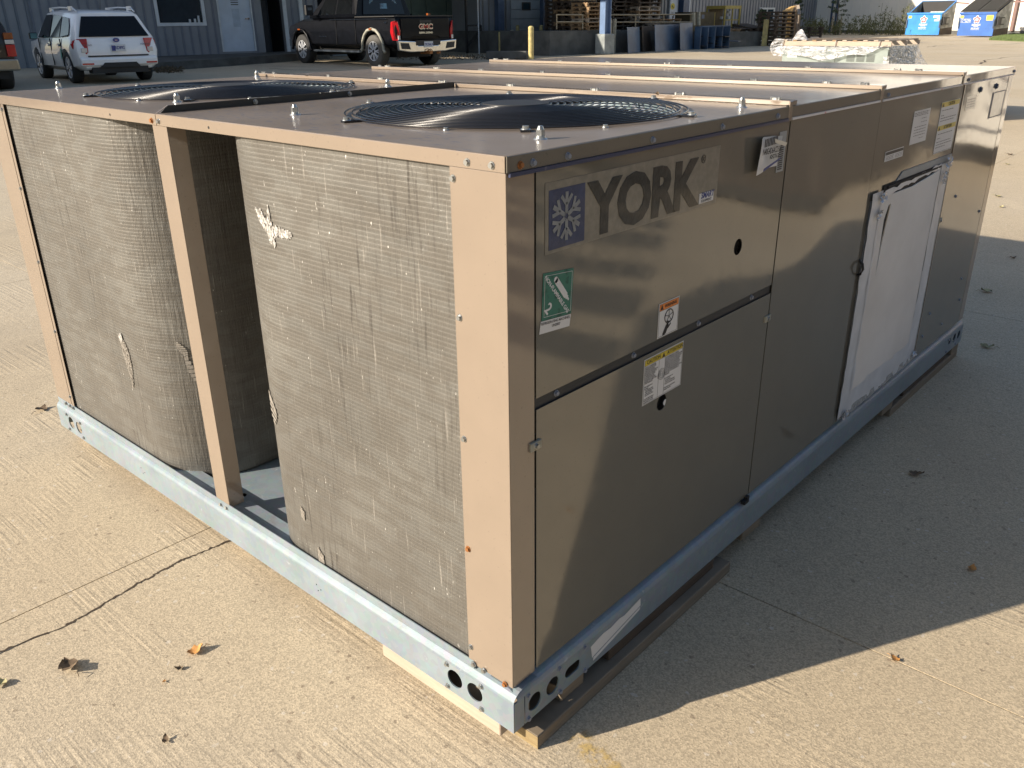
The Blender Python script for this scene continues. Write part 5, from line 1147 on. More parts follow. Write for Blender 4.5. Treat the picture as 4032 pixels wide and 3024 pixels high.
# green cabinets / doors behind the pickup bed
G1 = Wall((-25.4, 22.2), (-24.9, 25.4))
gb = empty('green_doors', G1.pt(0, .2), 0, 'tall dark green double metal doors behind the pickup tailgate', 'door')
for i, (u0, u1) in enumerate(((1555, 1622), (1624, 1680), (1682, 1760), (1762, 1828))): wp(G1, 'door_leaf', 'greendoor', gb, [(u0, u1, 100, 110, 0, .08, .2, 4.2)])
b = MB(); G1.box(b, -3, 5, .1, 7, -.2, 0); wchild(b, 'back_wall', 'siding', gb)
gf = empty('steel_frame_rack', gp(1870, 200), 0, 'black steel frame with an angled brace beside a thin white pole', 'frame')
q = gp(1840, 210); d_ = (gp(1898, 208) - q); b = MB()
for t_, hh in ((0, 3.5), (.95, .95)): b.bar(q + d_ * t_, q + d_ * t_ + Vector((0, 0, hh)), .07)
b.bar(q + d_ * .05 + Vector((0, 0, .25)), q + d_ * .95 + Vector((0, 0, .85)), .06); b.bar(q + Vector((0, 0, .95)), q + d_ * .95 + Vector((0, 0, .95)), .06)
o = b.build('frame', 'charcoal', gf); o.matrix_parent_inverse = Matrix.Translation(-gf.location)
q = gp(1887, 212); o = MB().cyl(q, q + Vector((-.02, -.0, 4)), .022, n=10).build('thin_pole', 'trim'); tag(o, 'thin white pole standing left of the grey bay siding', 'pole')
# platform and kerb in front of the office
kp = [gp(560, 284), gp(717, 274), gp(1156, 241), gp(1300, 232)]
b = MB(); top = [Vector((p_.x, p_.y, p_.z + .22)) for p_ in kp]; back = [P1.pt(P1.uv(u, 215)[0], 0, -.5) for u in (540, 640, 1160, 1262)]
for i in range(3):
    bk0 = Vector((back[i].x, back[i].y, top[i].z + .02)); bk1 = Vector((back[i + 1].x, back[i + 1].y, top[i + 1].z + .02))
    b.quad(top[i], top[i + 1], bk1, bk0); b.quad(kp[i], kp[i + 1], top[i + 1], top[i])
b.build('raised_walk', 'dockconc', kind='structure')
# low concrete block right of the pickup, and weeds strip
q0 = gp(1920, 233); q1 = gp(2077, 233); b = MB(); b.bar(q0 + Vector((0, 0, .12)), q1 + Vector((0, 0, .12)), .35, .24); o = b.build('concrete_curb_block', 'dockconc'); tag(o, 'low grey concrete curb block left of the sunlit yellow bollard', 'curb'); bevel(o, .02)
# bollards
def bollard(u, vb, r, h, m, label):
    q = gp(u, vb); b = MB(); b.cyl(q, q + Vector((0, 0, h - r * .5)), r, n=18, caps=False); pts_ = []
    for k in range(5): t0, t1 = k * 18, (k + 1) * 18; b.cyl(q + Vector((0, 0, h - r * .5 + r * .5 * math.sin(R(t0)))), q + Vector((0, 0, h - r * .5 + r * .5 * math.sin(R(t1)))), r * math.cos(R(t0)), max(.002, r * math.cos(R(t1))), 18, caps=False)
    o = b.build('bollard', m); tag(o, label, 'bollard', 'bollards along the loading dock'); return o
bollard(2091, 236, .085, .98, 'yellowpost', 'bright yellow bollard with a sunlit top in front of the overhead door')
bollard(2018, 210, .075, .80, 'palepost', 'pale grey bollard just left of the overhead door')
bollard(1971, 212, .07, .75, 'yellowpost', 'short yellow bollard before the blue column left of the overhead door')
bollard(2039, 208, .065, .95, 'yellowdk', 'dark grimy bollard in front of the left part of the overhead door')
bollard(2130, 209, .065, .95, 'yellowdk', 'dark grimy bollard at the right edge of the overhead door')
bollard(2398, 212, .07, 1.13, 'palepost', 'pale leaning bollard directly right of the blue dock column')
bollard(2416, 209, .07, 1.13, 'palepost', 'pale bollard left of the leaning steel plates')
# ---------------- loading dock
D = Wall((-18.35, 24.6), (-16.55, 34.4))
dock = empty('loading_dock', D.pt(0, .1), 0); tag(dock, kind='structure')
aD0 = -1.8; aD1 = D.uv(2997, 150)[0]
def dz(a): return .88 - .020 * max(0, a)
b = MB()
N = 8
for k in range(N):
    s0 = aD0 + (aD1 - aD0) * k / N; s1 = aD0 + (aD1 - aD0) * (k + 1) / N
    v = [D.pt(s0, 0, 0), D.pt(s1, 0, 0), D.pt(s1, dz(s1), 0), D.pt(s0, dz(s0), 0), D.pt(s0, 0, -11), D.pt(s1, 0, -11), D.pt(s1, dz(s1), -11), D.pt(s0, dz(s0), -11)]
    b.add(v, [(0, 1, 2, 3), (3, 2, 6, 7)] + ([(1, 5, 6, 2)] if k == N - 1 else []) + ([(0, 3, 7, 4)] if k == 0 else []))
o = b.build('dock_wall', 'dockconc', dock); o.matrix_parent_inverse = Matrix.Translation(-dock.location)
# canopy over the dock on a blue column with a concrete footing
can = empty('dock_canopy', D.pt(1, 4), 0, 'dark canopy roof over the loading dock carried by a blue steel column', 'canopy')
b = MB(); D.box(b, -13.5, -5.5, 4.3, 4.5, -12, -2.3); D.box(b, -5.5, aD1 - 3.4, 4.3, 4.5, -11, .1); D.box(b, -5.5, aD1 - 3.4, 4.5, 4.9, -.1, .1); wchild(b, 'roof', 'bluesteel', can)  # left roof piece is an unseen extension added to shade dock end and pickup
b = MB(); q = gp(2380, 214); f_ = Vector((q.x, q.y, 0)); ax = D.d; b.obox(f_ + Vector((0, 0, .33 + q.z)) , D.d, D.n, (0, 0, 1), .24, .24, .33); bevel(wchild(b, 'footing', mat('pale footing concrete', (.30, .33, .33), .85, var=.3, vs=4), can), .03)
b = MB(); b.obox(f_ + Vector((0, 0, 2.5)), D.d, D.n, (0, 0, 1), .13, .02, 1.85)
for s_ in (-.13, .13): b.obox(f_ + D.d * s_ + Vector((0, 0, 2.5)), D.d, D.n, (0, 0, 1), .012, .13, 1.85)
wchild(b, 'column', mat('light blue steel column', (.16, .24, .40), .4, .1), can)
# railing
rl = empty('dock_railing', D.pt(0, .9), 0, 'tan pipe railing along the loading dock edge', 'railing')
def Dp(u, v, off=-.1): a_, z_ = D.uv(u, v, off); return D.pt(a_, z_, off)
for (u0, v0, u1, v1) in ((2394, 59, 2733, 56), (2394, 87, 2733, 87), (2192, 58, 2294, 58), (2192, 86, 2294, 86)):
    o = MB().tube([Dp(u0, v0), Dp(u1, v1)], .022, 8).build('rail_bar', 'rail', rl); o.matrix_parent_inverse = Matrix.Translation(-rl.location)
for u, v0, v1, r in ((2294, 56, 115, .025), (2502, 57, 112, .025), (2613, 57, 100, .025), (2395, 57, 112, .02), (2192, 57, 115, .02)):
    o = MB().tube([Dp(u, v0), Dp(u, v1)], r, 8).build('rail_post', 'rail', rl); o.matrix_parent_inverse = Matrix.Translation(-rl.location)
for u, v0, v1, lb in ((2731, 50, 100, 'pale square post at the end of the dock railing'), (2751, 48, 100, 'pale square post just right of the railing end')):
    p_ = Dp(u, v0); q = Dp(u, v1); b = MB(); b.bar(p_, q, .11); o = bevel(b.build('dock_post', 'palepost'), .01); tag(o, lb, 'post')
# steel plates standing against the dock
plates = [(2442, 2490, 107, 207, 'plate', 'blue steel plate left of the rusty plate'), (2500, 2546, 103, 202, 'rustplate', 'rusty brown steel plate among blue plates'), (2549, 2644, 97, 201, 'plate', 'widest blue steel plate leaning on the dock'), (2647, 2697, 90, 196, 'plate', 'blue steel plate left of the ribbed plates')]
for u0, u1, v0, v1, m_, lb in plates:
    g0 = gp(u0, v1 + 2); g1 = gp(u1, v1 - (u1 - u0) * .06); h0 = .90 + .02
    um = (u0 + u1) / 2; tilt = -D.n * .10; d0 = (g1 - g0); d0.z = 0; d0.normalize()
    tz = Dp(um, v0, .25).z
    g0 = g0 + D.n * .40; g1 = g1 + D.n * .40
    b = MB(); P = [g0, g1, Vector((g1.x, g1.y, tz)) + tilt, Vector((g0.x, g0.y, tz)) + tilt]; b.prism(P, -D.n * .02); o = bevel(b.build('steel_plate', m_), .004, 1); tag(o, lb, 'steel plate', 'steel plates leaning on the dock')
q0 = gp(2497, 204); b = MB(); b.bar(gp(2494, 204), Vector((gp(2494, 204).x, gp(2494, 204).y, .95)), .06); o = b.build('steel_plate', 'bluesteel'); tag(o, 'narrow dark steel strip between the blue and the rusty plate', 'steel plate', 'steel plates leaning on the dock')
rp = empty('ribbed_bin', gp(2700, 194), 0, 'blue steel open bin with four bays divided by upright ribs', 'bin')
us = [2698, 2727, 2755, 2783, 2812]; bpts = [gp(u, 193 - (i * 1.2)) + D.n * .42 for i, u in enumerate(us)]
def rb(b, nm, m_='plate'): o = b.build(nm, m_, rp); o.matrix_parent_inverse = Matrix.Translation(-rp.location); return o
for i, (u, q) in enumerate(zip(us, bpts)):
    b = MB(); zt = .93; b.prism([q + D.n * .30, q, Vector((q.x, q.y, zt)), Vector((q.x, q.y, zt)) + D.n * .30], D.d * .02); rb(b, 'rib')
for i in range(4):
    b = MB(); q, r_ = bpts[i], bpts[i + 1]; b.quad(q, r_, Vector((r_.x, r_.y, .93)), Vector((q.x, q.y, .93))); rb(b, 'panel')
rb(MB().bar(Vector((*bpts[0][:2], .94)) + D.n * .3, Vector((*bpts[-1][:2], .94)) + D.n * .3, .03), 'rim_bar')
# scrap pile before the bin
sp = empty('scrap_pile', gp(2780, 190), 0, 'low pile of flat scrap metal and white plastic in front of the dock', 'scrap'); rnd = random.Random(4)
for k in range(16):
    q = gp(rnd.uniform(2725, 2860), rnd.uniform(188, 193)) + Vector((0, 0, .05 + .028 * k)); a_ = rnd.uniform(-.6, .9)
    d_ = Vector((math.cos(a_), math.sin(a_), rnd.uniform(-.06, .06))); b = MB(); b.obox(q - D.n * .2, d_, Vector((-d_.y, d_.x, 0)), (0, 0, 1), rnd.uniform(.4, .9), rnd.uniform(.05, .25), .012)
    o = b.build('scrap_piece', rnd.choice(['charcoal', 'charcoal', 'bluesteel', 'grease', 'charcoal']), sp); o.matrix_parent_inverse = Matrix.Translation(-sp.location)
# pallets
def pallet_single(m_, L_=1.2, W_=1.0):
    b = MB()
    for k in range(7): y = -W_ / 2 + .05 + k * (W_ - .1) / 6; b.box(-L_ / 2, L_ / 2, y - .045, y + .045, .115, .135)
    for k in range(3): y = -W_ / 2 + .05 + k * (W_ - .1) / 2; b.box(-L_ / 2, L_ / 2, y - .05, y + .05, 0, .02)
    for k in range(3):
        x = -L_ / 2 + .045 + k * (L_ - .09) / 2
        for yy in (-.47 * W_, -.06 * W_, .35 * W_): b.box(x - .04, x + .04, yy, yy + .13 * W_, .02, .115)
        b.box(x - .02, x + .02, -W_ / 2, W_ / 2, .075, .115)
    return b.mesh('pallet', m_)
PM = {k: pallet_single(k) for k in ('pallet', 'palletpale', 'palletdark')}
def stack(u, off, n, ms, z0, what, where, seed=0, s_=1., rot=0):
    rnd = random.Random(seed); a_, _ = D.uv(u, 80, off); base = D.pt(a_, z0, off); az = math.atan2(D.d.y, D.d.x)
    for k in range(n):
        m_ = ms[k % len(ms)] if isinstance(ms, list) else ms
        o = put('pallet', PM[m_], None, Matrix.Translation((base.x + rnd.uniform(-.03, .03), base.y + rnd.uniform(-.04, .04), z0 + .138 * k * s_)) @ Matrix.Rotation(az + R(rot + rnd.uniform(-3, 3)), 4, 'Z')); o.scale = (s_, s_, s_)
        pos = 'bottom' if k == 0 else ('top' if k == n - 1 else ['second', 'third', 'fourth', 'fifth', 'sixth', 'seventh', 'eighth', 'ninth', 'tenth', 'eleventh'][min(k - 1, 9)] + ' up')
        tag(o, f'{what} pallet, {pos} in stack {where}', 'pallet', 'pallets stacked on the loading dock')
stack(2327, -.55, 7, ['pallet', 'pallet', 'palletpale', 'pallet', 'pallet', 'pallet'], .88, 'brown wooden', 'left of the blue dock column', 1, .92)
stack(2262, -1.9, 9, ['palletdark', 'pallet', 'palletdark'], .88, 'worn brown', 'behind the tan rail left of the column', 2)
stack(2225, -2.6, 8, 'palletdark', .88, 'dark old', 'at the far left end of the dock', 3)
stack(2425, -2.0, 12, 'palletdark', .85, 'dark old', 'directly right of the blue dock column', 4)
stack(2468, -2.2, 12, 'palletdark', .85, 'dark weathered', 'left of the reddish white stack', 5)
stack(2520, -1.6, 9, ['palletdark', 'palletdark', 'palletpale', 'palletpale', 'pallet', 'palletpale'], .82, 'pale and reddish', 'behind the middle rail post', 6)
stack(2550, -2.6, 4, 'palletdark', .82, 'dark squat', 'below the pale grey siding', 7)
stack(2603, -.9, 3, ['pallet', 'palletpale', 'pallet'], .80, 'pale low', 'left of the white door with stickers', 8)
# pale siding piece, white door with stickers, dark column and pipe on the dock
P3 = Wall((-22.6, 26.6), (-20.6, 36.2))
bay = empty('dock_back_wall', P3.pt(0, .9), 0, 'pale grey ribbed siding wall at the back of the loading dock', 'building')
wp(P3, 'wall', 'sidingpale', bay, [(2150, 2700, 50, 60, -.2, 0, .7, 4.4)])
b = MB(); a = P3.uv(2160, 50)[0]; e_ = P3.uv(2700, 50)[0]
while a < e_: P3.box(b, a, a + .05, .8, 4.3, 0, .03); a += .19
wchild(b, 'siding_ribs', mat('dark grey rib', (.15, .15, .15), .6), bay, kind='stuff')
wdr = empty('white_door', P3.pt(P3.uv(2650, 60)[0], .85), 0, 'narrow white door with round yellow sticker on the dock', 'door')
wp(P3, 'door_panel', 'trim', wdr, [(2637, 2667, 50, 60, .03, .10, .82, 3.2)])
a_, z_ = P3.uv(2650, 25, .12); q = P3.pt(a_, z_, .10)
b = MB(); b.cyl(q, q + P3.n * .01, .13, n=24); o = b.build('round_sticker', 'yellowlbl', wdr); o.matrix_parent_inverse = Matrix.Translation(-wdr.location)
b = MB(); b.tube([q + P3.n * .015 + P3.d * x + Vector((0, 0, z)) for x, z in ((-.05, .05), (-.02, -.02), (.03, -.05), (.06, -.03))], .014, 5); o = b.build('sticker_symbol', 'ink', wdr); o.matrix_parent_inverse = Matrix.Translation(-wdr.location)
b = MB(); 
for k in range(3): P3.box(b, a_ - .07, a_ + .07, z_ - .24 - .03 * k, z_ - .225 - .03 * k, .10, .108)
wchild(b, 'small_print', 'greyink', wdr)
b = MB(); a2, z2 = P3.uv(2653, 76, .12); rnd = random.Random(9)
for k in range(5): c_ = P3.pt(a2 + rnd.uniform(-.06, .08), z2 + .18 - .09 * k, .10); b.cyl(c_, c_ + P3.n * .01, rnd.uniform(.03, .055), n=9)
wchild(b, 'black_marks', 'ink', wdr)
b = MB(); P3.pbox(b, 2690, 2711, 50, 60, .0, .3, .7, 4.3); o = wchild(b, 'column', 'bluesteel', bay)
b = MB(); P3.pbox(b, 2712, 2716, 50, 60, .2, .3, .7, 4.3); o = wchild(b, 'downpipe', 'trim', bay)
# crates and cage on the dock end
def Dbox(b, u0, u1, zb, zt, off, depth):
    a0_, _ = D.uv(u0, 80, off); a1_, _ = D.uv(u1, 80, off); D.box(b, a0_, a1_, zb, zt, off - depth, off); return a0_, a1_
cr = empty('board_crate', D.pt(D.uv(2770, 100)[0], .8), 0, 'large brown board crate with an ochre side on the dock', 'crate')
b = MB(); A0, A1 = Dbox(b, 2716, 2812, .74, 1.42, -1.2, .8); wchild(b, 'crate_body', 'crate', cr)
b = MB(); D.box(b, A1, A1 + .03, .74, 1.44, -2.0, -1.19); wchild(b, 'side_board', 'ochre', cr); b = MB(); D.box(b, A0 - .02, A1 + .03, 1.42, 1.45, -2.0, -1.19); wchild(b, 'top_board', 'crate', cr)
b = MB(); D.box(b, (A0 + A1) / 2 - .05, (A0 + A1) / 2 + .12, 1.2, 1.35, -1.2, -1.195); wchild(b, 'paper_label', 'bluesteel', cr)
cg = empty('yellow_cage', D.pt(D.uv(2900, 100)[0], .75), 0, 'ochre framed glazed cage with white jars on the dock', 'cage')
A0 = D.uv(2854, 60, -1.0)[0]; A1 = D.uv(2916, 60, -1.0)[0]; zb, zt = .76, 1.58; dp = 1.0
for nm, rs in (('frame_post', [(A0, A0 + .06, zb, zt, -1.06, -1.0), (A1 - .06, A1, zb, zt, -1.06, -1.0), (A0, A0 + .06, zb, zt, -2.0, -1.94), (A1 - .06, A1, zb, zt, -2.0, -1.94)]),):
    for r_ in rs: b = MB(); D.box(b, *r_); wchild(b, nm, 'ochre', cg)
for r_ in ((A0, A1, zt - .02, zt + .10, -2.0, -.99), (A0, A1, zb + .36, zb + .40, -1.05, -1.0), ((A0 + A1) / 2 - .02, (A0 + A1) / 2 + .02, zb, zt, -1.05, -1.0), (A1 - .04, A1, zb + .36, zb + .40, -2.0, -1.0), (A0, A1, zb - .03, zb, -2.0, -1.0)): b = MB(); D.box(b, *r_); wchild(b, 'frame_bar', 'ochre', cg)
b = MB(); D.box(b, A0 + .06, A1 - .06, zb, zt - .02, -1.9, -1.88); wchild(b, 'back_panel', 'crate', cg)
rnd = random.Random(8)
for k in range(9):
    q = D.pt(A0 + .2 + (A1 - A0 - .35) * rnd.random(), rnd.choice([zb + .41, zb + .05, zb + .62]), -1.3 - rnd.random() * .4); b = MB(); b.cyl(q, q + Vector((0, 0, .11)), .06, n=10); wchild(b, 'jar', 'trim', cg)
# collapsed pallets on dock end
rnd = random.Random(12)
for k, (u, z_, tl) in enumerate(((2930, .80, 8), (2955, .86, 14), (2975, .80, 4), (2860, .72, 0), (2885, .76, 2))):
    a_, _ = D.uv(u, 110, -.7); q = D.pt(a_, z_ - .08, -.8)
    o = put('pallet', PM['palletdark' if k < 3 else 'pallet'], None, Matrix.Translation(q) @ Matrix.Rotation(R(80 + 7 * k), 4, 'Z') @ Matrix.Rotation(R(tl * .7), 4, 'X')); tag(o, ['dark broken pallet sliding off beside the yellow cage', 'dark tilted pallet leaning on the broken one', 'dark flat pallet near the yellow square post', 'brown pallet under the ochre crate side', 'brown pallet under the yellow cage'][k], 'pallet', 'pallets at the right end of the dock')
# yellow square post at the dock end
q = gp(3008, 181); b = MB(); b.bar(q, q + Vector((0, 0, 1.0)), .16); o = bevel(b.build('yellow_post', 'yellowpost'), .01); tag(o, 'yellow square post at the right end of the concrete dock', 'post')
# wall window far behind
b = MB(); a0_, z0_ = MW.uv(2990, 78, .05); a1_, z1_ = MW.uv(3046, 37, .05); wo = MB(); MW.box(wo, a0_, a1_, z0_, z1_, .03, .05); wfr = wchild(wo, 'window', 'glass', mwb)
for r_ in ((a0_ - .1, a0_, z0_, z1_ + .1), (a1_, a1_ + .1, z0_, z1_ + .1), (a0_, a1_, z1_, z1_ + .1), ((a0_ + a1_) / 2 - .03, (a0_ + a1_) / 2 + .03, z0_, z1_)): b = MB(); MW.box(b, *r_, .05, .09); o = b.build('frame_bar', 'trim'); o.parent = wfr
# pallet stack and leaning yellow pallets right of the dock
def full_pallet(m_, loc, rotm, label, group):
    t = empty('pallet', loc, 0, label, 'pallet', group); t.rotation_euler = rotm
    bo = MB().box(-.6, .6, -.045, .045, -.01, .01).mesh('deck_board', m_); sg_ = MB().box(-.02, .02, -.5, .5, -.048, .048).mesh('stringer', m_)
    for k in range(7): put('deck_board', bo, t, Matrix.Translation((0, -.45 + .15 * k, .125)))
    for k in range(3): put('deck_board', bo, t, Matrix.Translation((0, -.45 + .45 * k, .01)))
    for k in range(3): put('stringer', sg_, t, Matrix.Translation((-.57 + .57 * k, 0, .068)))
    return t
q = gp(3048, 180)
for k in range(9):
    o = put('pallet', PM['palletdark'], None, Matrix.Translation((q.x - .2, q.y + .4, q.z + .145 * k)) @ Matrix.Rotation(R(75 + (k % 3) * 3), 4, 'Z')); tag(o, f'dark pallet, {["bottom", "second", "third", "fourth", "fifth", "sixth", "seventh", "eighth", "top"][k]} of the stack right of the yellow square post', 'pallet', 'pallets stacked right of the yellow post')
q = gp(3130, 160)
lean = [('palletyel', (3084, 168), 'bright yellow pallet leaning leftmost in the sun'), ('palletyel', (3096, 167), 'second bright yellow leaning pallet'), ('pallet', (3110, 166), 'brown pallet leaning behind the yellow ones'), ('palletpale', (3124, 164), 'grey pallet leaning at the right end of the group')]
for k, (m_, px, lb) in enumerate(lean):
    q = gp(*px); t = full_pallet(m_, (q.x, q.y, q.z + .72), (R(80), R(82 - 4 * k), R(92 + 6 * k)), lb, 'leaning pallets right of the dock'); t.scale = (1.15, 1.15, 1.15)
q = gp(3150, 155)
for k in range(4):
    o = put('pallet', PM['palletdark'], None, Matrix.Translation((q.x, q.y + 1, q.z + .14 * k)) @ Matrix.Rotation(R(20 + 5 * k), 4, 'Z')); tag(o, f'dark pallet {["bottom", "second", "third", "top"][k]} of the low heap behind the leaning yellow pallets', 'pallet', 'low heap of dark pallets')
# ---------------- dumpsters
def dumpster(px0, px1, ang, lbl, closed, m_):
    A_ = gp(*px0); B_ = gp(*px1); d = B_ - A_; wd = d.length; az = math.atan2(d.y, d.x)
    t = empty('dumpster', ((A_.x + B_.x) / 2, (A_.y + B_.y) / 2, A_.z), az, lbl, 'dumpster', 'blue dumpsters by the white wall')
    h = wd / 2; zf, zr_, dp = 1.05, 1.70, 1.35
    # front: body, slightly flared
    b = MB(); b.box(-h, h, 0, .03, .05, zf); bevel(b.build('front_panel', m_, t), .01)
    b = MB(); b.box(-h - .04, h + .04, -.04, .05, zf, zf + .09); bevel(b.build('rim', m_, t), .01)
    for s in (-1, 1):
        b = MB(); x = s * h; b.prism([(x, .03, .05), (x, dp, .05), (x, dp, zr_), (x, .03, zf)], (-s * .03, 0, 0)); b.build('side_panel', 'grease', t)
        b = MB(); b.prism([(x + s * .002, .03, .05), (x + s * .002, dp, .05), (x + s * .002, dp, .42), (x + s * .002, .03, .35)], (s * .004, 0, 0)); b.build('side_patch', 'rustplate', t)
        b = MB(); b.box(min(x, x + s * .12), max(x, x + s * .12), .15, .65, .55, .60); b.box(min(x, x + s * .12), max(x, x + s * .12), .15, .65, .85, .90); b.box(min(x + s * .09, x + s * .13), max(x + s * .09, x + s * .13), .15, .35, .55, .90); b.box(min(x, x + s * .10), max(x, x + s * .10), .12, .17, .52, .93); b.build('fork_pocket', 'charcoal', t)
        b = MB(); b.prism([(x, -.001, .40), (x - s * .05, -.001, .40), (x - s * .05, -.001, .80), (x, -.001, .80)], (0, -.05, 0)); b.build('corner_rib', 'bluesteel', t)
    b = MB(); b.box(-h, h, dp - .03, dp, .05, zr_); b.build('back_panel', m_, t); b = MB(); b.box(-h, h, .03, dp, .05, .1); b.build('floor', 'dark', t)
    if not closed:
        b = MB(); b.box(-h + .03, h - .03, .04, dp - .04, .1, .9); b.build('inner_shadow', 'charcoal', t)
        b = MB(); b.box(-h + .01, h - .01, dp - .08, dp - .035, .9, zr_); b.build('inner_back', 'charcoal', t)
        b = MB(); b.obox((.5, .35, 1.10), (1, .1, 0), (-.1, 1, .3), (0, -.3, 1), .45, .3, .01); b.build('white_sheet', 'white', t)
        b = MB(); b.bar((-h, dp, zr_), (h, dp, zr_), .06); b.build('rim', m_, t)
        b = MB(); b.bar((h, dp, zr_), (h, .03, zf), .05); b.bar((-h, dp, zr_), (-h, .03, zf), .05); b.build('rim', m_, t)
        b = MB(); b.bar((h + .02, dp, zr_ - .1), (h + .6, dp + .1, zr_ - .15), .07); b.build('hinge_bar', mat('rusty hinge', (.25, .14, .12), .6), t)
    else:
        for s in (-1, 1):
            ld = MB(); x0, x1 = (-h - .02, -.015) if s < 0 else (.015, h + .02)
            ld.prism([(x0, -.02, zf + .10), (x1, -.02, zf + .10), (x1, dp, zr_ + .05), (x0, dp, zr_ + .05)], (0, 0, .03)); lo = ld.build('lid', 'lid', t)
            for k in range(8):
                x = x0 + .08 + (x1 - x0 - .16) * k / 7; MB().bar((x, .03, zf + .17), (x, dp - .06, zr_ + .105), .06, .05).build('lid_rib', 'lid', lo)
        b = MB(); b.bar((h + .02, dp, zr_ - .1), (h + .8, dp + .1, zr_ - .12), .07); b.build('hinge_bar', mat('rusty hinge', (.25, .14, .12), .6), t)
    F = lambda x, z, y=-.006: Matrix.Translation((x, y, z)) @ Matrix(((1, 0, 0), (0, 0, -1), (0, 1, 0))).to_4x4()
    lg = empty('company_logo', (0, 0, 0)); lg.parent = t
    def star(r, m2, y):
        pts_ = []
        for k in range(50):
            a = 2 * math.pi * k / 50 + math.pi / 2; pts_.append((r * (.86 + .15 * math.cos(5 * (a - math.pi / 2))) * math.cos(a), r * (.86 + .15 * math.cos(5 * (a - math.pi / 2))) * math.sin(a)))
        put('star_shape', flat('star_shape', pts_, [], .003, m2), lg, F(.0, .80, y))
    M.setdefault('pinkred', mat('faded red print', (.60, .10, .12), .5)); star(.20, 'white', -.006); star(.165, 'pinkred', -.010); star(.085, 'white', -.014)
    put('lettering', text('REPUBLIC', .105, 'white', .003, .004, shear=.15), lg, F(0, .555)); put('lettering', text('SERVICES', .06, 'white', .003, .002, shear=.15), lg, F(0, .49)); put('lettering', text('800-787-4557', .075, 'white', .003, .003), lg, F(-.02, .40)); put('lettering', text('RepublicServices.com', .05, 'white', .003, .001), lg, F(-.02, .34))
    M.setdefault('ystick', mat('yellow decal', (.75, .62, .10), .5)); 
    if not closed:
        put('small_decal', flat('small_decal', rect(-.09, .09, -.06, .06), [], .003, 'ystick'), t, F(-h + .15, .93)); put('lettering', text('8YD', .08, 'orangelens', .003, .002), t, F(-h + .15, .93, -.012))
        b = MB(); b.prism([(h - .42, -.005, 1.0), (h - .08, -.005, 1.0), (h - .08, -.005, .72), (h - .36, -.005, .72), (h - .35, -.005, .80), (h - .22, -.005, .80), (h - .22, -.005, .88), (h - .42, -.005, .88)], (0, -.003, 0)); b.build('torn_decal', 'white', t)
        b = MB(); b.tube([(-h + .28, -.006, .10), (-h + .29, -.006, .25), (-h + .25, -.006, .28), (-h + .33, -.006, .30), (-h + .27, -.006, .20)], .008, 4); b.build('paint_scrawl', 'bluesteel', t)
    else:
        put('small_decal', flat('small_decal', rect(-.09, .09, -.06, .06), [], .003, 'ystick'), t, F(-h + .12, .93))
        put('small_decal', flat('small_decal', rect(-.17, .17, -.12, .12), [], .003, 'ystick'), t, F(h - .28, .88))
        b = MB()
        for k in range(3): b.box(h - .40, h - .16, -.0105, -.0075, .93 - .05 * k, .945 - .05 * k)
        b.build('small_print', 'orangelens', t)
        rc = empty('recycle_panel', (0, 0, 0)); rc.parent = t
        b = MB(); x0, x1, z0, z1 = -h + .08, -h + .60, .66, .84
        for r_ in ((x0, x1, z0, z0 + .012), (x0, x1, z1 - .012, z1), (x0, x0 + .012, z0, z1), (x1 - .012, x1, z0, z1)): b.box(r_[0], r_[1], -.009, -.006, r_[2], r_[3])
        b.tube([(x0 + .09 + .045 * math.cos(k * math.pi / 8), -.008, .75 + .045 * math.sin(k * math.pi / 8)) for k in range(16)], .012, 4, True); b.build('border_line', 'white', rc)
        put('lettering', text('RECYCLE', .07, 'white', .003, .002), rc, F((x0 + x1) / 2 + .05, .785)); put('lettering', text('ONLY', .065, 'white', .003, .002), rc, F((x0 + x1) / 2 + .05, .71))
        MB().box(x1 - .11, x1 - .03, -.009, -.006, .72, .78).build('recycle_bin_mark', 'white', rc)
    return t
dumpster((3562, 141), (3694, 142.5), 0, 'open bright blue dumpster with no lid and a white torn decal', False, 'blue')
dumpster((3766, 145), (3905, 147), 0, 'duller blue dumpster with closed black ribbed lids and a recycle panel', True, 'blueflat')
# ---------------- second packaged unit with pallet and plastic wrap
u0 = gp(3072, 292); az = R(2); d = Vector((math.cos(az), math.sin(az), 0)); n2 = Vector((-d.y, d.x, 0)); wl_ = 2.30; dpv = 2.0
su = empty('grey_unit', u0, az, 'grey green packaged unit with louvres under the plastic sheet', 'air conditioner')
b = MB(); b.box(0, wl_, 0, dpv, .0, .56); bevel(b.build('cabinet', 'greybox', su), .01)
b = MB(); b.box(-.01, wl_ + .01, -.012, 0, .54, .575); b.build('cabinet_lip', 'greybox', su)
for g0 in (1.45, 1.66, 1.87, 2.0)[:3]:
    for k in range(7): MB().box(g0, g0 + .17, -.008, .002, .30 + .022 * k, .308 + .022 * k).build('louvre', 'charcoal', su)
MB().box(1.20, 1.205, -.004, 0, .1, .54).build('panel_seam', 'dark', su)
MB().box(.12, .35, -.008, -.002, .36, .46).build('paper_label', 'white', su)
tp = empty('top_pallet', u0 + Vector((0, 0, .60)), az, 'long pale wooden pallet lying upside down on the grey unit', 'pallet')
bevel(MB().box(.0, wl_ + .05, -.03, .01, .0, .10).build('stringer', 'palewood', tp), .004, 1)
MB().box(.0, wl_ + .05, dpv - .1, dpv - .06, .0, .10).build('stringer', 'palewood', tp); MB().box(.0, wl_ + .05, dpv / 2, dpv / 2 + .04, .0, .10).build('stringer', 'palewood', tp)
for k in range(11):
    x = .05 + k * (wl_ - .1) / 10; MB().box(x - .045, x + .045, -.04, dpv, .1005, .125).build('slat', 'palewood' if k % 2 == 0 or k > 8 else 'pallet', tp)
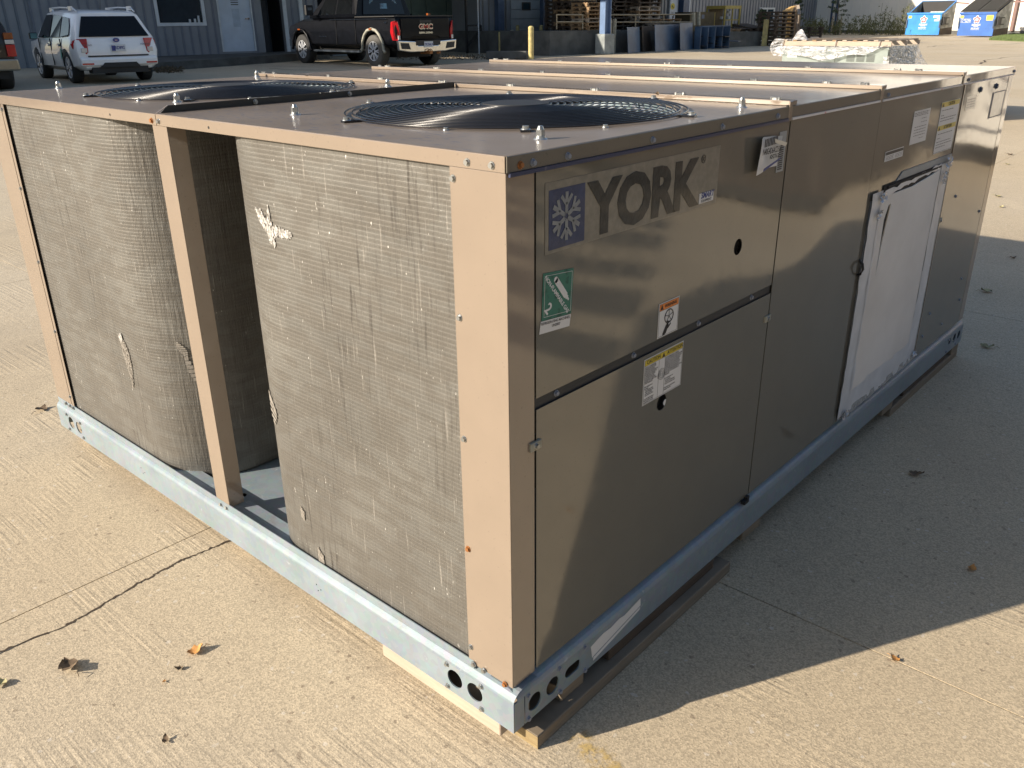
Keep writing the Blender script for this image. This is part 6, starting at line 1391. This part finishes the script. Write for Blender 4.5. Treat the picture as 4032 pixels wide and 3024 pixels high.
def sheet(name, fn, nu, nv, m_, parent, seed, amp):
    rnd = random.Random(seed); b = MB(); vs = []
    from mathutils import noise as N_
    for i in range(nu + 1):
        for j in range(nv + 1):
            p_ = Vector(fn(i / nu, j / nv)); q_ = p_ * 2.8 + Vector((seed, 0, 0)); o_ = N_.noise(q_) * amp + N_.noise(q_ * 3) * amp * .15 + abs(N_.noise(Vector((q_.x * .6, q_.z * 2, 7)))) * amp
            vs.append((p_.x, p_.y - o_, p_.z + N_.noise(q_ + Vector((9, 9, 9))) * amp * .3))
    b.add(vs, [(i * (nv + 1) + j, (i + 1) * (nv + 1) + j, (i + 1) * (nv + 1) + j + 1, i * (nv + 1) + j + 1) for i in range(nu) for j in range(nv)], True); return b.build(name, m_, parent)
pw = empty('plastic_wrap', u0 + Vector((0, 0, .4)), az, 'crumpled clear plastic sheet draped round the grey unit and pallet', 'plastic sheet')
def low(t): return .40 - .13 * math.sin(math.pi * min(1, t * 1.15)) ** 2 - .02 * math.sin(t * 17) + (.17 * (t - .82) / .18 if t > .82 else 0) - .4 + .06
sheet('front_drape', lambda s, t: (-.12 + (wl_ + .12) * s, -.05 - .05 * (1 - t), low(s) + (.20 - low(s)) * t), 60, 14, 'plastic', pw, 1, .055)
sheet('corner_bulge', lambda s, t: (-.20 + .35 * s - .10 * math.sin(math.pi * t), -.03 + .10 * s, -.02 + .36 * t), 12, 12, 'plastic', pw, 2, .06)
sheet('top_fold', lambda s, t: (.05 + .42 * s, .2 + .1 * t, .30 + (.22 * math.sin(math.pi * s) ** 2 + .02) * t), 16, 8, 'plastic', pw, 3, .05)
sheet('side_drape', lambda s, t: (wl_ + .03 + .30 * (1 - t) ** 1.5 * (.3 + s), 0 + dpv * s, -.4 + .60 * t), 24, 14, 'plastic', pw, 4, .09)
sheet('corner_tail', lambda s, t: (wl_ - .05 + .12 * s, -.06 - .03 * t, -.4 + .42 * t), 8, 10, 'plastic', pw, 6, .03)
for x in (.0, 1.18, 2.1): MB().bar((x + .0, -.055, .18), (x + .02, -.055, .32), .03, .002).build('plastic_tie', 'white', pw)
# ---------------- unseen low crate added behind the beige unit for its shadow strip
lb_ = empty('added_low_crate', (-3.8, 11.9, gz(-3.4, 11.9)), 0, 'low timber crate added unseen behind the large beige unit to cast shade', 'crate')
MB().box(-1.3, 1.6, -.6, .6, .12, .60).build('crate_body', 'pallet', lb_)
for k in range(3): MB().box(-1.3, 1.6, -.6 + .55 * k, -.5 + .55 * k, 0, .12).build('runner', 'palletdark', lb_)
# ================================================================== PLANTS
def clump(b, c, rad, n, s0, rnd, up=.0):
    for _ in range(n):
        v = Vector((rnd.gauss(0, 1), rnd.gauss(0, 1), rnd.gauss(0, 1))).normalized() * rnd.random() ** .45; p_ = Vector(c) + Vector((v.x * rad[0], v.y * rad[1], v.z * rad[2]))
        a = Vector((rnd.uniform(-1, 1), rnd.uniform(-1, 1), rnd.uniform(-.6, 1) + up)).normalized() * s0 * rnd.uniform(.5, 1.3); t = a.cross(Vector((rnd.uniform(-1, 1), rnd.uniform(-1, 1), rnd.uniform(-1, 1)))).normalized() * s0 * .35
        b.add([p_ - a, p_ + t, p_ + a, p_ - t], [(0, 1, 2, 3)])
rnd = random.Random(21); b = MB()
for k in range(95):
    u = rnd.uniform(3170, 3565); v = rnd.uniform(134, 140); q = gp(u, v); h = rnd.uniform(.5, 1.0) * (1.6 if 3440 < u < 3560 and rnd.random() < .45 else 1.)
    for j in range(14): t_ = rnd.random(); clump(b, q + Vector((rnd.gauss(0, .2), rnd.gauss(0, .2), h * t_)), (.10, .10, .12), 3, .07, rnd, .5)
    b.bar(q, q + Vector((rnd.uniform(-.1, .1), 0, h * 1.1)), .012)
o = b.build('weeds', 'weed'); tag(o, 'tall dry weeds growing along the foot of the far wall', 'weeds', kind='stuff')
b = MB()
for k in range(40):
    u = rnd.uniform(2880, 3120); q = gp(u, rnd.uniform(146, 152)); clump(b, q + Vector((0, 0, .3)), (.3, .3, .35), 16, .07, rnd, .3)
o = b.build('weeds_by_dock', 'leafgreen'); tag(o, 'low green weeds behind the end of the dock', 'weeds', kind='stuff')
def sapling(u, v, h, label, seed, spread=1., m_='leafgreen', thin=1.):
    rnd = random.Random(seed); q = gp(u, v); t = empty('sapling', q, 0, label, 'tree')
    b = MB(); b.tube([(0, 0, 0), (.02, 0, h * .4), (-.03, .02, h * .75), (.0, 0, h)], [.035, .028, .018, .008], 7)
    b.build('trunk', 'bark', t); br = MB(); lf = MB()
    for k in range(16):
        z = h * (.45 + .55 * k / 16); a = k * 2.4; L_ = spread * (.75 - .4 * k / 16); e = Vector((math.cos(a) * L_, math.sin(a) * L_, z + .12 - .16 * (k % 3 == 0)))
        br.tube([(0, 0, z), tuple((Vector((0, 0, z)) + e) / 2 + Vector((0, 0, .1))), tuple(e)], [.012, .009, .004], 5)
        for j in range(10): p_ = Vector((0, 0, z)).lerp(e, .25 + .75 * rnd.random()); clump(lf, p_ + Vector((0, 0, .04)), (.09, .09, .08), int(7 * thin), .05, rnd)
    br.build('branches', 'bark', t); lf.build('crown', m_, t, kind='stuff'); return t
sapling(3288, 138, 2.3, 'young tree with drooping branches and stakes before the blue grey wall', 31, 1.0)
for i, dx in enumerate((-.25, .25)):
    q = gp(3288, 138) + Vector((dx, 0, 0)); o = MB().bar(q, q + Vector((0, 0, 1.0)), .05).build('tree_stake', 'palewood'); tag(o, ['left pale stake supporting the young tree', 'right pale stake supporting the young tree'][i], 'stake')
sapling(2990, 150, 1.3, 'bushy bright green sapling behind the yellow square post', 33, .55, 'leafgreen', 1.6)
sapling(3130, 140, 2.0, 'thin dark sapling against the wall behind the yellow pallets', 35, .5)
# grass patch at the right edge
q = [gp(3893, 158), gp(4120, 168), gp(4160, 143), gp(3985, 140)]; b = MB(); b.add([p_ + Vector((0, 0, .03)) for p_ in q] + q, [(0, 1, 2, 3), (0, 4, 5, 1), (1, 5, 6, 2), (2, 6, 7, 3), (3, 7, 4, 0)]); b.build('grass_bed', 'grass', kind='structure')
b = MB(); rnd = random.Random(41)
for k in range(9000):
    s, t = rnd.random(), rnd.random(); p_ = (q[0] * (1 - s) + q[1] * s) * (1 - t) + (q[3] * (1 - s) + q[2] * s) * t + Vector((0, 0, .03)); h = rnd.uniform(.05, .13); dx, dy = rnd.uniform(-.05, .05), rnd.uniform(-.05, .05); b.add([p_ - Vector((.015, 0, 0)), p_ + Vector((.015, 0, 0)), p_ + Vector((dx, dy, h))], [(0, 1, 2)])
o = b.build('lawn', 'grass'); tag(o, 'green lawn corner at the right edge before the white wall', 'grass', kind='stuff')
# weeds beside the raised walk and behind the pickup
b = MB()
for k in range(60):
    u = rnd.uniform(620, 720); qq = gp(u, rnd.uniform(278, 290)); clump(b, qq + Vector((0, 0, .06)), (.12, .12, .07), 6, .05, rnd)
for k in range(160):
    u = rnd.uniform(1560, 2060); qq = gp(u, rnd.uniform(222, 238)); clump(b, qq + Vector((0, 0, .04)), (.15, .15, .05), 4, .045, rnd)
o = b.build('gravel_weeds', mat('brown dry litter', (.13, .10, .06), .9, var=.5, vs=9)); tag(o, 'brown dry weeds along the foot of the walls', 'weeds', kind='stuff')
# ================================================================== OUT OF FRAME
st_ = empty('added_board_rack', (.8, -1.35, G), 0, 'unseen pipe rack of boards added behind the camera to cast shadow stripes', 'rack')  # added out of view; its board shadows stripe the ground the panels mirror
for k in range(7): MB().box(-1.5, 5.0, -.02, .02, 1.50 + .27 * k, 1.50 + .27 * k + (.14, .17, .11, .18, .13, .19, .15)[k]).build('board', 'palletpale', st_)
for x in (0, 2.2, 4.5): MB().cyl((x, .06, 0), (x, .06, 3.4), .03, n=10).build('upright', 'bluesteel', st_)
ct_ = empty('added_container', (1.62, 5.3, G), R(-3), 'dark brown ribbed container added unseen on the right to darken panel reflections', 'container')  # invented box that darkens what the side panels mirror
MB().box(0, 4.2, 0, 2.2, .08, 2.3).build('container_box', mat('dark brown container paint', (.05, .036, .028), .6, var=.4, vs=2), ct_)
for k in range(15): MB().box(.1 + .28 * k, .22 + .28 * k, -.03, 0, .15, 2.2).build('corrugation', 'rustplate', ct_)
MB().box(-.01, 4.21, -.04, .0, .05, .15).build('bottom_rail', 'charcoal', ct_)
#, what the glossy panels mirror and what casts the left shade
wg = empty('left_wing', (-30, -6, 0), 0, 'tall blue grey metal sided wing left of the parked cars', 'building')
o = MB().box(-10, 5.2, -16, 5.4, -.2, 8.5).build('wall', 'siding', wg)
wt = empty('added_white_trailer', (.05, 7.5, gz(.05, 7.5)), 0, 'low white trailer with orange stripe, added unseen for the last panel to mirror', 'trailer')  # added out of view to give the last side panel its white reflection
bevel(MB().box(0, 1.35, 0, 2.6, .22, 1.15).build('box_body', 'wallwhite', wt), .02)
MB().box(.0, 1.35, -.006, -.002, .92, 1.06).build('orange_stripe', mat('orange band', (.75, .28, .14), .5), wt); MB().box(0, 1.35, -.006, -.002, .34, .37).build('grey_line', 'greyink', wt); MB().box(-.05, 0, -.004, .1, .22, .6).build('red_reflector', 'redlens', wt)
for x_, c_ in ((.45, 'Z'), (.95, '2')): put('lettering', text(c_, .5, 'greyink', .004, .004), wt, Matrix.Translation((x_, -.006, .64)) @ Matrix(((1, 0, 0), (0, 0, -1), (0, 1, 0))).to_4x4())
for x_ in (-.02, 1.37):
    for y_ in (1.0, 1.7): MB().cyl((x_ - .07, y_, .22), (x_ + .07, y_, .22), .22, n=20).build('wheel', 'tyre', wt)
tr_ = empty('added_box_truck', (1.75, 12.2, gz(1.75, 12.2)), R(4), 'white box truck with orange stripe and large figure, added unseen for reflections', 'truck')  # added out of view as something for the panels to mirror
b = MB(); b.box(0, 6.5, 0, 2.4, .95, 3.6); bevel(b.build('cargo_box', 'wallwhite', tr_), .03)
MB().box(.0, 6.5, -.012, -.004, 1.35, 1.75).build('orange_stripe', mat('orange stripe', (.75, .25, .12), .5), tr_)
MB().box(.0, 6.5, -.010, -.004, 2.3, 2.5).build('orange_stripe', mat('pink stripe', (.7, .38, .32), .5), tr_)
for x, s in ((1.6, '2'), (.5, '1')): put('lettering', text(s, 1.2, 'greyink', .004, .01), tr_, Matrix.Translation((x, -.01, 2.0)) @ Matrix(((1, 0, 0), (0, 0, -1), (0, 1, 0))).to_4x4())
MB().box(6.6, 8.2, .1, 2.3, .5, 2.5).build('cab', 'wallwhite', tr_); MB().box(.1, 8.1, .3, 2.1, .45, .95).build('chassis', 'charcoal', tr_)
for x in (1.2, 7.3):
    for y in (.16, 2.25): MB().cyl((x, y - .14, .45), (x, y + .14, .45), .45, n=24).build('wheel', 'tyre', tr_)
MB().box(-.05, .0, .05, 2.35, .5, .75).build('rear_bumper', 'redlens', tr_)
for k, (x, y, h, sd) in enumerate(((17, -4, 11, 51), (19, 5, 12, 52), (15, -14, 10, 53), (22, 14, 12, 54), (20, 24, 11, 55), (6, -22, 9, 56), (17, 32, 12, 57), (11, -20, 11, 58))):
    rnd = random.Random(sd); t = empty('shade_tree', (x, y, gz(x, y)), 0, ['broad green tree nearest the right side of the unit', 'tall green tree right of the unit', 'green tree behind the camera on the right', 'tall green tree beside the box truck', 'green tree beyond the box truck', 'green tree far behind the camera', 'farthest green tree on the right', 'green tree behind the camera near the lot edge'][k], 'tree', 'trees right of the yard')
    MB().tube([(0, 0, 0), (.1, 0, h * .3), (0, .1, h * .6)], [.28, .2, .1], 8).build('trunk', 'bark', t); lf = MB()
    for j in range(34):
        a = rnd.uniform(0, 6.28); rr_ = rnd.uniform(0, 3.6); zc = h * rnd.uniform(.16, .95); f = 1 - abs(zc / h - .5) * .9; clump(lf, (rr_ * f * math.cos(a), rr_ * f * math.sin(a), zc), (1.5, 1.5, 1.1), 95, .26, rnd)
    lf.build('crown', 'leafgreen', t, kind='stuff')
for nm, c_, s_ in (('brick_house', (34, 4, 0), (6, 26, 7)), ('back_hall', (6, -42, 0), (40, 5, 8))):
    t = empty('neighbour_building', c_, 0, 'long brown brick building beyond the trees on the right' if nm == 'brick_house' else 'long grey hall far behind the camera', 'building'); MB().box(-s_[0] / 2, s_[0] / 2, -s_[1] / 2, s_[1] / 2, -.3, s_[2]).build('wall', mat('brown brick wall', (.18, .10, .07), .85, var=.3, vs=4) if nm == 'brick_house' else 'sidingpale', t)
